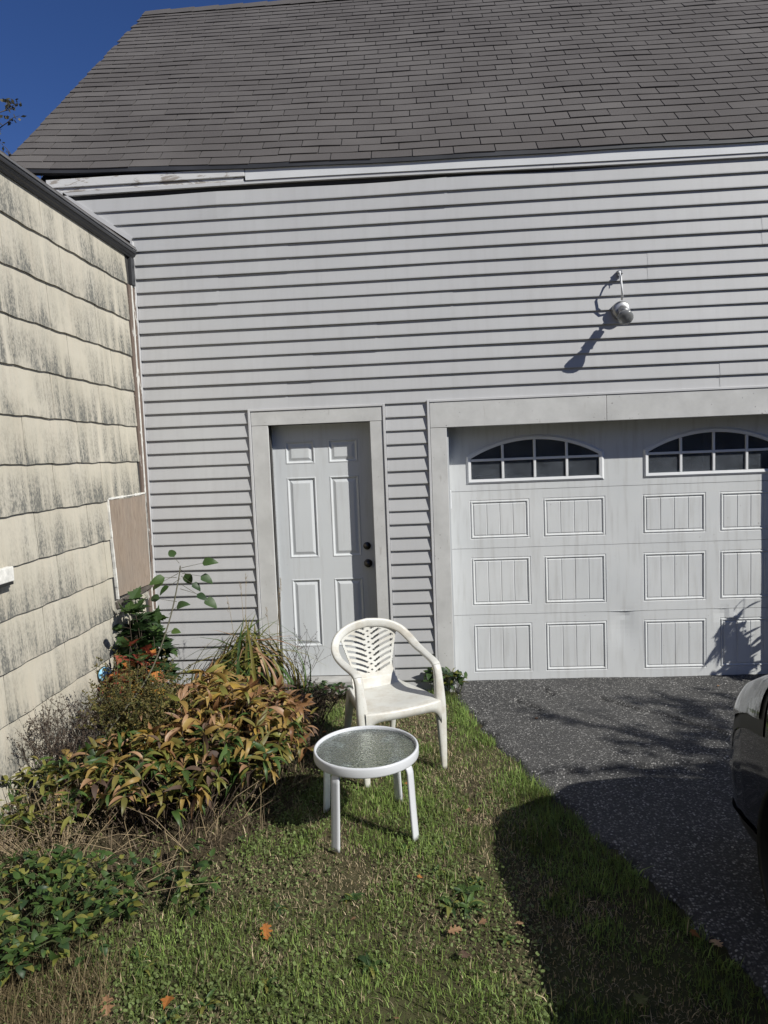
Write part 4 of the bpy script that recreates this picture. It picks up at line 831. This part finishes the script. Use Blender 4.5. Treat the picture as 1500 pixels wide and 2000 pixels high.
# day lily straps
root = thing('daylily_clump', 'clump of arching yellow green strap leaves between corner and entry door', 'plant', (.86, -.50, gzz(.86, -.50))); STR = [blade_mesh('leaf_strap', mt, (lambda t_: .020 * (1 - t_ ** 2.5) + .0012), .45, cu, U(-.6, .6), 10) for mt in (L_YELGR, L_YELGR, L_OLIVE, L_TAN, L_GREEN) for cu in (1.4, 2.0, 2.7)]
for i in range(230):
    a = U(0, 6.283); r = U(0, .36); L = U(.42, .80); dr = Vector((math.cos(a) * U(.15, .7), math.sin(a) * U(.1, .6), 1.)); b = Vector((math.cos(a) * r, math.sin(a) * r * .6, -.02))
    put_leaf(root, ch(STR), b, dr, Vector((math.cos(a), math.sin(a), .35)), L)
def fine_plant(name, label, base, h, rx_, nst, cols, leafL, nleaf, stemmat=M_STEMBR, lean=(0, 0), branch=5, seed=0):
    root = thing(name, label, 'plant', base); sm = MB(); V = []; Fc = []; C = []
    for s in range(nst):
        a = U(0, 6.283); r = math.sqrt(random.random()); tip = Vector((math.cos(a) * r * rx_ + lean[0], math.sin(a) * r * rx_ + lean[1], h * U(.7, 1.05) * (1 - .3 * r)))
        P = stem_curve((math.cos(a) * r * rx_ * .3, math.sin(a) * r * rx_ * .3, -.02), tip, U(0, .05)); sm.tube(P, list(np.linspace(.0028, .001, len(P))), 4, False)
        for b in range(branch):
            ti = U(2, 5.9); i0 = int(ti); p = P[i0].lerp(P[i0 + 1], ti - i0); d = Vector((U(-1, 1), U(-1, 1), U(.2, 1.1))).normalized(); q = p + d * h * U(.10, .24); sm.tube([p, q], [.0012, .0007], 3, False)
            for l in range(nleaf):
                c0 = p.lerp(q, U(.15, 1.05)); u = Vector((U(-1, 1), U(-1, 1), U(-.4, 1))).normalized(); w = u.cross(Vector((U(-1, 1), U(-1, 1), U(-1, 1)))).normalized() * leafL * .22; L = leafL * U(.5, 1.2); i = len(V)
                V += [tuple(c0), tuple(c0 + u * L * .5 + w), tuple(c0 + u * L), tuple(c0 + u * L * .5 - w)]; Fc.append((i, i + 1, i + 2, i + 3)); cc = ch(cols); k = U(.7, 1.25); C += [(cc[0] * k, cc[1] * k, cc[2] * k, 1)] * 4
    sm.build('stems', stemmat, root)
    me = bpy.data.meshes.new('foliage'); me.from_pydata(V, [], Fc); at_ = me.color_attributes.new('col', 'FLOAT_COLOR', 'POINT'); at_.data.foreach_set('color', np.array(C, np.float32).ravel()); me.materials.append(M_FINE)
    o = bpy.data.objects.new('foliage', me); COL.objects.link(o); o.parent = root; o['kind'] = 'stuff'; return root
YG = [(.13, .12, .03), (.10, .10, .03), (.17, .14, .045), (.09, .07, .03), (.14, .11, .035)]; BR = [(.07, .05, .04), (.10, .075, .055), (.05, .037, .03), (.14, .11, .085)]
fine_plant('feathery_aster', 'feathery yellow green plant of tiny leaves amid the leafy clumps', (.54, -1.66, .08), .72, .30, 62, YG, .020, 26, M_STEM, branch=7)
fine_plant('dried_aster', 'dry brown twiggy aster against the base of the cream wall', (.20, -1.85, .09), .60, .24, 40, BR, .013, 12, branch=8)
fine_plant('dried_aster', 'dry grey brown twiggy aster below the blue disc on the cream wall', (.20, -1.25, .09), .45, .22, 26, BR, .012, 12, branch=7)
fine_plant('dried_aster', 'pale brown wispy dead stems between the vine and the leafy clumps', (.42, -2.42, .06), .34, .34, 46, [(.16, .12, .085), (.11, .08, .055), (.20, .16, .11)], .012, 8, M_STRAW, branch=6)
fine_plant('dead_weed', 'black brown dead weed mound beside the entry door step', (1.34, -.62, 0), .30, .22, 40, [(.045, .034, .026), (.07, .05, .035), (.03, .03, .02)], .014, 14, branch=6)
fine_plant('dead_weed', 'thin dark seeded weed stalks standing before the entry door', (1.13, -.36, 0), .74, .18, 7, [(.03, .025, .022), (.05, .04, .035)], .010, 9, branch=7, lean=(.12, 0))
# tall dry grass stalks
for lab, (bx, by_), tips in (('pair of tall thin straw stalks rising above the strap leaves', (.80, -.5), ((480, 1120), (470, 1140), (445, 1170))), ('thin straw stalks leaning towards the entry door casing', (1.02, -.45), ((548, 1130), (545, 1150), (520, 1185)))):
    root = thing('grass_stalk', lab, 'grass', (bx, by_, 0)); sm = MB()
    for tx, ty in tips:
        tp = at_y(tx, ty, by_ + .05) - root.location; sm.tube(stem_curve((U(-.03, .03), 0, -.02), tp, .02), [.0024] * 3 + [.0018] * 2 + [.0014, .0010], 4)
        for q in range(10):
            b = tp + Vector((U(-.004, .004), 0, -U(0, .10))); sm.tube([b, b + Vector((U(-.012, .012), U(-.01, .01), U(.01, .03)))], [.0016, .0006], 3, False)
    sm.build('stem', M_STRAW, root)
# willow-leaved weed right of the door: its shadow falls on the garage door
def tall_weed(name, label, x, y, h, nst, leafn, Lr, mats=('green', 'olive')):
    root = thing(name, label, 'plant', (x, y, 0)); sm = MB()
    for s in range(nst):
        a = U(0, 6.283); tip = Vector((math.cos(a) * U(.05, .30), math.sin(a) * U(.02, .2), h * U(.45, 1.0))); P = stem_curve((U(-.05, .05), U(-.04, .04), 0), tip, .03, 10); sm.tube(P, list(np.linspace(.005, .0015, len(P))), 5)
        for l in range(leafn):
            t_ = U(1.5, 9.9); i0 = int(t_); p = P[i0].lerp(P[i0 + 1], t_ - i0); la = U(0, 6.283); put_leaf(root, pick(ch(mats), 'lance'), p, Vector((math.cos(la), math.sin(la), U(-.9, .3))), Vector((0, 0, 1)), U(*Lr))
    sm.build('stems', M_STEM, root, True)
tall_weed('willow_weed', 'tall narrow leafed weed beside the right jamb of the garage door', 5.46, -.36, 1.55, 12, 44, (.08, .17))
# ------------------------------------------------------------------ trees
def tree(name, label, x, y, h, r0, nb, crown0, leafcols, nleaf, leafL, spread, droop=0, group=None, sparse=1.0):
    root = thing(name, label, 'tree', (x, y, -.05), 0, group); tm = MB(); V = []; Fc = []; C = []
    trunk = [Vector((math.sin(i * .7) * .05 * h / 8, math.cos(i) * .04 * h / 8, h * .92 * i / 10)) for i in range(11)]; tm.tube(trunk, list(np.linspace(r0, r0 * .14, 11)), 9)
    for b in range(nb):
        f = crown0 + (1 - crown0) * (b + .5) / nb; ti = min(f * 10, 9.99); i0 = int(ti); p = trunk[i0].lerp(trunk[i0 + 1], ti - i0); a = b * 2.4 + U(-.4, .4); L = spread * (1 - .55 * (f - crown0) / (1 - crown0)) * U(.75, 1.1)
        d = Vector((math.cos(a), math.sin(a), U(.25, .8))); q = p + d * L; Pm = stem_curve(p, q, .05 * L, 6); tm.tube(Pm, list(np.linspace(r0 * .32 * (1.2 - f), .008, 7)), 6, False)
        for t2 in range(9):
            tt = U(1.5, 5.99); i1 = int(tt); s = Pm[i1].lerp(Pm[i1 + 1], tt - i1); dd = (d.normalized() * .5 + Vector((U(-1, 1), U(-1, 1), U(-.3 - droop, .9)))).normalized(); e = s + dd * L * U(.22, .5); tm.tube([s, s.lerp(e, .5) + Vector((0, 0, .03)), e], [.010, .006, .003], 4, False)
            for l in range(int(nleaf * sparse)):
                c0 = s.lerp(e, U(.2, 1.08)) + Vector((U(-.1, .1), U(-.1, .1), U(-.1, .1))) * L * .25; u = Vector((U(-1, 1), U(-1, 1), U(-1, .6))).normalized(); w = u.cross(Vector((U(-1, 1), U(-1, 1), U(-1, 1)))).normalized() * leafL * .3; LL = leafL * U(.6, 1.25); i = len(V)
                V += [tuple(c0), tuple(c0 + u * LL * .5 + w), tuple(c0 + u * LL), tuple(c0 + u * LL * .5 - w)]; Fc.append((i, i + 1, i + 2, i + 3)); cc = ch(leafcols); k = U(.7, 1.3); C += [(cc[0] * k, cc[1] * k, cc[2] * k, 1)] * 4
    tm.build('trunk', M_BARK, root, True)
    me = bpy.data.meshes.new('crown'); me.from_pydata(V, [], Fc); at_ = me.color_attributes.new('col', 'FLOAT_COLOR', 'POINT'); at_.data.foreach_set('color', np.array(C, np.float32).ravel()); me.materials.append(M_FINE)
    o = bpy.data.objects.new('crown', me); COL.objects.link(o); o.parent = root
tp = at_y(8, 222, 8.5)
tree('oak_tree', 'tree with thin olive leaves showing above the cream house roof', tp.x - .9, 8.5, tp.z + .55, .16, 30, .35, [(.10, .095, .05), (.13, .11, .06), (.08, .08, .05)], 9, .10, 2.6)
tree('young_tree', 'young thin tree right of the driveway that casts the streaky shade', 8.9, -4.55, 5.0, .07, 12, .70, [(.06, .07, .02), (.09, .08, .03)], 15, .09, 1.35, sparse=1)
for i, (tx, ty, th_) in enumerate(((-21, -24, 10.5), (-14, -27, 11.5), (-7.5, -23, 9.5), (-1, -26, 11), (6, -24, 10), (13, -27, 11.5), (20, -24, 9.5), (-12, -15, 9), (-17, -33, 12), (-4, -34, 13), (3, -33, 12), (9.5, -34, 13), (16, -34, 12), (27, -30, 12))):
    tree('added_tree', 'large leafy tree added unseen behind the camera to block low sky', tx, ty, th_, .22, 22, .15, [(.035, .045, .015), (.06, .05, .02), (.04, .05, .02)], 30, .55, 3.6, group='added trees behind the camera')  # trees added behind the camera; they cut sky fill and bright pane reflections
hg = thing('added_hedge', 'tall leafy green screen added unseen behind the camera to block horizon sky', 'added_hedge', (0, -19.5, -.05)); m = MB()  # added out of view to keep horizon sky out of the pane reflections
m.box(-30, 34, -.7, .7, 0, 3.0); m.build('core', M_BARK, hg); V = []; Fc = []; C = []
for i in range(26000):
    x_, z_ = U(-30.5, 34.5), U(0, 3.5); y_ = .72 + U(-.05, .25) if z_ < 3 else U(-.7, .8); c0 = Vector((x_, y_, z_)); u = Vector((U(-1, 1), U(-1, 1), U(-1, 1))).normalized(); w = u.orthogonal().normalized() * .08; k = U(.6, 1.3); j = len(V)
    V += [tuple(c0), tuple(c0 + u * .12 + w), tuple(c0 + u * .25), tuple(c0 + u * .12 - w)]; Fc.append((j, j + 1, j + 2, j + 3)); C += [(.035 * k, .05 * k, .018 * k, 1)] * 4
me = bpy.data.meshes.new('foliage'); me.from_pydata(V, [], Fc); a_ = me.color_attributes.new('col', 'FLOAT_COLOR', 'POINT'); a_.data.foreach_set('color', np.array(C, np.float32).ravel()); me.materials.append(M_FINE)
o = bpy.data.objects.new('foliage', me); COL.objects.link(o); o.parent = hg; o['kind'] = 'stuff'
# ------------------------------------------------------------------ lawn
def bed_mask(x, y):          # 1 where planting bed
    lim = np.interp(y, [-4, -3.3, -2.9, -2.4, -2.0, -1.5, -1.0, -.5, 0], [.35, .55, .85, 1.05, 1.35, 1.5, 1.45, 1.40, 1.35]); return x < lim
ey_, ex_ = [b for a, b in EDGE][::-1], [a for a, b in EDGE][::-1]
def scatter(n, x0, x1, y0, y1): return RNG.uniform(x0, x1, n), RNG.uniform(y0, y1, n)
def blades(name, label, x, y, L, wid, cols, lean, seed, cat_='grass', nseg=2):
    n = len(x); a = RNG.uniform(0, 2 * np.pi, n); la = RNG.uniform(0, 2 * np.pi, n); lm = np.abs(RNG.normal(0, lean, n)); z = gz(x, y)
    sx, sy_ = np.cos(a) * wid / 2, np.sin(a) * wid / 2; dx, dy = np.cos(la) * lm, np.sin(la) * lm; hz = 1 / np.sqrt(1 + lm ** 2)
    def P(t_, w): cx = x + dx * L * t_ * t_ * hz; cy_ = y + dy * L * t_ * t_ * hz; cz = z - .004 + L * (t_ * hz + .0) - L * .25 * lm * t_ * t_ * hz; return [np.stack([cx - sx * w, cy_ - sy_ * w, cz], 1), np.stack([cx + sx * w, cy_ + sy_ * w, cz], 1)] if w > 0 else [np.stack([cx, cy_, cz], 1)]
    VV = np.stack(P(0, 1) + P(.55, .8) + P(1, 0), 1); nv = VV.shape[1]
    b = (np.arange(n) * nv)[:, None]; me = bpy.data.meshes.new(name); me.vertices.add(n * nv); me.vertices.foreach_set('co', VV.astype(np.float32).ravel())
    loops = np.concatenate([b + np.array([[0, 1, 3, 2]]), b + np.array([[2, 3, 4]])], 1).astype(np.int32); me.loops.add(loops.size); me.loops.foreach_set('vertex_index', loops.ravel())
    st_ = np.stack([np.arange(n) * 7, np.arange(n) * 7 + 4], 1).astype(np.int32).ravel(); me.polygons.add(2 * n); me.polygons.foreach_set('loop_start', st_); me.polygons.foreach_set('loop_total', np.tile(np.array([4, 3], np.int32), n)); me.update(calc_edges=True); me.validate()
    at_ = me.color_attributes.new('col', 'FLOAT_COLOR', 'POINT'); C = np.concatenate([np.repeat(cols[:, None, :], nv, 1), np.ones((n, nv, 1))], 2); at_.data.foreach_set('color', C.astype(np.float32).ravel())
    me.materials.append(M_GRASS); o = bpy.data.objects.new(name, me); COL.objects.link(o); tag(o, label, cat_, kind='stuff'); return o
def dead(x, y):
    d = np.clip((vnoise(x, y, .42, 41) * .6 + vnoise(x, y, .14, 43) * .4 - .50) * 6, 0, 1)
    for cx, cy_, r in ((2.33, -1.55, .26), (2.42, -1.95, .25), (2.2, -2.75, .22), (2.0, -2.45, .18), (1.55, -2.85, .2), (1.75, -2.55, .16), (2.38, -2.3, .2), (1.35, -2.5, .2)): d = np.maximum(d, np.clip(1.25 - np.hypot(x - cx, y - cy_) / r, 0, 1) * np.clip(vnoise(x, y, .09, 12) * 2 - .2, 0, 1))
    return d
N = 230000; x, y = scatter(N, .2, 3.75, -4.1, -.02)
keep = (x < np.interp(y, ey_, ex_) + (vnoise(x, y, .1, 15) - .55) * .09) & (~bed_mask(x, y) | (RNG.random(N) < .12)); dd = dead(x, y); keep &= RNG.random(N) < (1 - .35 * dd) * (.45 + .55 * np.clip(vnoise(x, y, .2, 77) * 1.6, 0, 1)); x, y, dd = x[keep], y[keep], dd[keep]
L = (RNG.uniform(.018, .05, len(x)) + .05 * RNG.random(len(x)) ** 9) * (1 - .35 * dd) * (.7 + .6 * vnoise(x, y, .3, 51)); isd = RNG.random(len(x)) < dd * .85 + .08
ge_ = np.clip((x - np.interp(y, ey_, ex_) + .35) / .3, 0, 1)       # lush strip along the driveway
L = L * (1 + .35 * ge_ * (~isd)); isd &= RNG.random(len(x)) > ge_ * .7
gcol = np.array([.155, .23, .062]) * RNG.uniform(.55, 1.5, (len(x), 1)) * (.62 + .75 * vnoise(x, y, .22, 91))[:, None] * (.75 + .5 * vnoise(x, y, .07, 95))[:, None] + np.array([.05, .025, .005]) * RNG.random((len(x), 1)) ** 2; scol = np.array([.52, .42, .27]) * RNG.uniform(.45, 1.3, (len(x), 1))
blades('lawn_grass', 'short lawn grass with straw coloured dead patches', x, y, L, RNG.uniform(.0022, .0045, len(x)), np.where(isd[:, None], scol, gcol), np.where(isd, 1.5, .75), 1)
# dry straw litter in the bed
N = 15000; x, y = scatter(N, .02, 1.5, -3.5, -.1); keep = bed_mask(x, y); x, y = x[keep], y[keep]
sc_ = np.array([.17, .13, .085]) * RNG.uniform(.3, 1.4, (len(x), 1)); blades('straw_litter', 'dry brown straw and dead stalks littering the flower bed', x, y, RNG.uniform(.04, .16, len(x)), RNG.uniform(.002, .005, len(x)), sc_, np.full(len(x), 2.2), 2, 'straw')
N = 2000; x, y = scatter(N, .40, 1.0, -3.5, -3.0); blades('dry_tall_grass', 'dry pale tall grass at the lower bed end', x, y, RNG.uniform(.08, .24, N), RNG.uniform(.002, .004, N), np.array([.23, .18, .10]) * RNG.uniform(.4, 1.2, (N, 1)), np.full(N, 1.5), 3)
ds_ = MB()
for i in range(300):
    x_, y_ = U(.15, 1.5), U(-2.75, -1.1)
    if not bed_mask(x_, y_): continue
    a = U(0, 6.283); L = U(.12, .42); up_ = U(.05, .9) if y_ > -2.4 else U(.02, .35); d = Vector((math.cos(a), math.sin(a), up_)).normalized() * L; b0 = Vector((x_, y_, gzz(x_, y_) + U(0, .08))); mid_ = b0 + d * .5 + Vector((U(-.03, .03), U(-.03, .03), U(.0, .05)))
    ds_.tube([b0, mid_, b0 + d], [.0017, .0013, .0008], 4, False)
tag(ds_.build('dry_stalks', M_STRAW, None), 'tangle of thin dry straw stalks through the flower bed', 'stalks', kind='stuff')
# clover and ground ivy leaflets
cm = bpy.data.meshes.new('ground_ivy'); V = []; Fc = []; C = []
for i in range(26000):
    x_, y_ = U(.7, 2.6), U(-3.7, -.3)
    if x_ > edge_x(y_) - .05: continue
    dens = float(vnoise(x_, y_, .35, 61)) * 1.15 + (.16 if x_ < 1.75 else -.16)
    if random.random() > max(0, dens - .32) * 1.4: continue
    s_ = U(.004, .009); z_ = gzz(x_, y_) + U(.008, .032); tl = Vector((U(-.6, .6), U(-.6, .6), 1)).normalized(); ax_ = tl.orthogonal().normalized(); bx_ = tl.cross(ax_); ph = U(0, 6.28); i0 = len(V)
    for k in range(6): V.append(tuple(Vector((x_, y_, z_)) + (ax_ * math.cos(ph + k * 1.047) + bx_ * math.sin(ph + k * 1.047)) * s_ * (1 if k % 3 else .65)))
    Fc.append(tuple(range(i0, i0 + 6))); k = U(.6, 1.35); C += [(.145 * k, .19 * k, .065 * k, 1)] * 6
cm.from_pydata(V, [], Fc); a_ = cm.color_attributes.new('col', 'FLOAT_COLOR', 'POINT'); a_.data.foreach_set('color', np.array(C, np.float32).ravel()); cm.materials.append(M_GRASS)
o = bpy.data.objects.new('ground_ivy', cm); COL.objects.link(o); tag(o, 'low ground ivy and clover leaflets in the lawn', 'ground cover', kind='stuff')
# rosettes of broad-leaved weeds
for i, (px, py, sz) in enumerate(((722, 1882, .075), (680, 1755, .05), (905, 1740, .085), (880, 1765, .08), (915, 1768, .075), (850, 1700, .06), (930, 1720, .06), (690, 1750, .05), (790, 1660, .06), (545, 1775, .05), (280, 1890, .06), (270, 1870, .05), (990, 1830, .05), (520, 1925, .05), (870, 1650, .05), (400, 1960, .06), (330, 1985, .06), (420, 1722, .05), (470, 1640, .045))):
    p = at(px, py, 0); root = thing('weed_rosette', 'flat green rosette of a broad leafed weed in the lawn', 'weed', (p.x, p.y, gzz(p.x, p.y) + .004), 0, 'weed rosettes in the lawn')
    for l in range(9):
        a = l * 2.4 + U(-.3, .3); put_leaf(root, pick(ch(['green', 'green', 'yg', 'dk']), 'lance'), (0, 0, 0), Vector((math.cos(a), math.sin(a), U(.25, .8))), Vector((0, 0, 1)), sz * U(.7, 1.15))
# fallen leaves
FL = [(518, 1805, 'orange', 'oak', .095, 'large bright orange oak leaf lying in the open lawn'), (332, 1942, 'orange', 'maple', .065, 'small orange leaf standing on edge by the vine'), (207, 1937, 'tan', 'oak', .10, 'long pale tan leaf at the edge of the vine'),
      (873, 1816, 'tan', 'oak', .075, 'pinkish tan leaf above the straw patch in the lawn'), (950, 1795, 'tan', 'maple', .045, 'small tan leaf beside the big weed rosettes'), (815, 1708, 'orange', 'maple', .035, 'tiny orange leaf between table and weed rosettes'),
      (650, 1363, 'orange', 'oak', .085, 'orange leaf on the lawn left of the plastic chair'), (575, 1353, 'orange', 'maple', .05, 'small orange leaf caught in the dead weed at the step'), (963, 1548, 'tan', 'oak', .06, 'pale tan leaf near the lush driveway edge'),
      (915, 1585, 'tan', 'maple', .04, 'small tan leaf on the dead grass by the chair leg'), (1018, 1803, 'tan', 'maple', .05, 'tan leaf just inside the car shadow'), (1348, 1815, 'orange', 'maple', .05, 'rust orange leaf on the shaded driveway edge'),
      (1410, 1850, 'tan', 'oak', .085, 'long tan leaf on the shaded asphalt rim'), (1243, 1957, 'yg', 'maple', .07, 'yellow green leaf on shaded grass'), (1050, 1400, 'orange', 'maple', .035, 'small tan orange leaf on sunlit asphalt'), (1405, 1336, 'tan', 'maple', .035, 'pale leaf on asphalt at the garage door foot'),
      (908, 1867, 'brown', 'maple', .06, 'crumpled brown leaf in the lower lawn'), (790, 1530, 'orange', 'maple', .05, 'orange leaf behind the rear table leg'), (880, 1445, 'tan', 'maple', .04, 'cream tan leaf right of the chair'), (695, 1792, 'tan', 'maple', .03, 'tiny tan leaf in the mid lawn'),
      (300, 1732, 'tan', 'oak', .12, 'big curled tan leaf among the bed stalks'), (395, 1692, 'orange', 'maple', .06, 'orange brown leaf under the bed clump'), (618, 1697, 'brown', 'maple', .045, 'dark brown leaf by the front table leg'), (630, 1428, 'orange', 'maple', .045, 'orange leaf hidden behind the table rim'), (775, 1988, 'tan', 'maple', .03, 'tiny pink tan leaf in the foreground grass'), (885, 1412, 'tan', 'maple', .03, 'cream leaf where lawn meets asphalt')]
for px, py, c_, kd, L_, lab in FL:
    p = at(px, py, .02); onasph = p.x > edge_x(p.y)
    me = pick(c_, kd); o = inst('fallen_leaf', me, None, (p.x, p.y, (.010 if onasph else gzz(p.x, p.y) + .030)), (U(-.25, .25), U(-.25, .25), U(0, 6.28)), (L_ * .85, L_ * .85, L_ * .85)); tag(o, lab, 'leaf', 'fallen leaves')
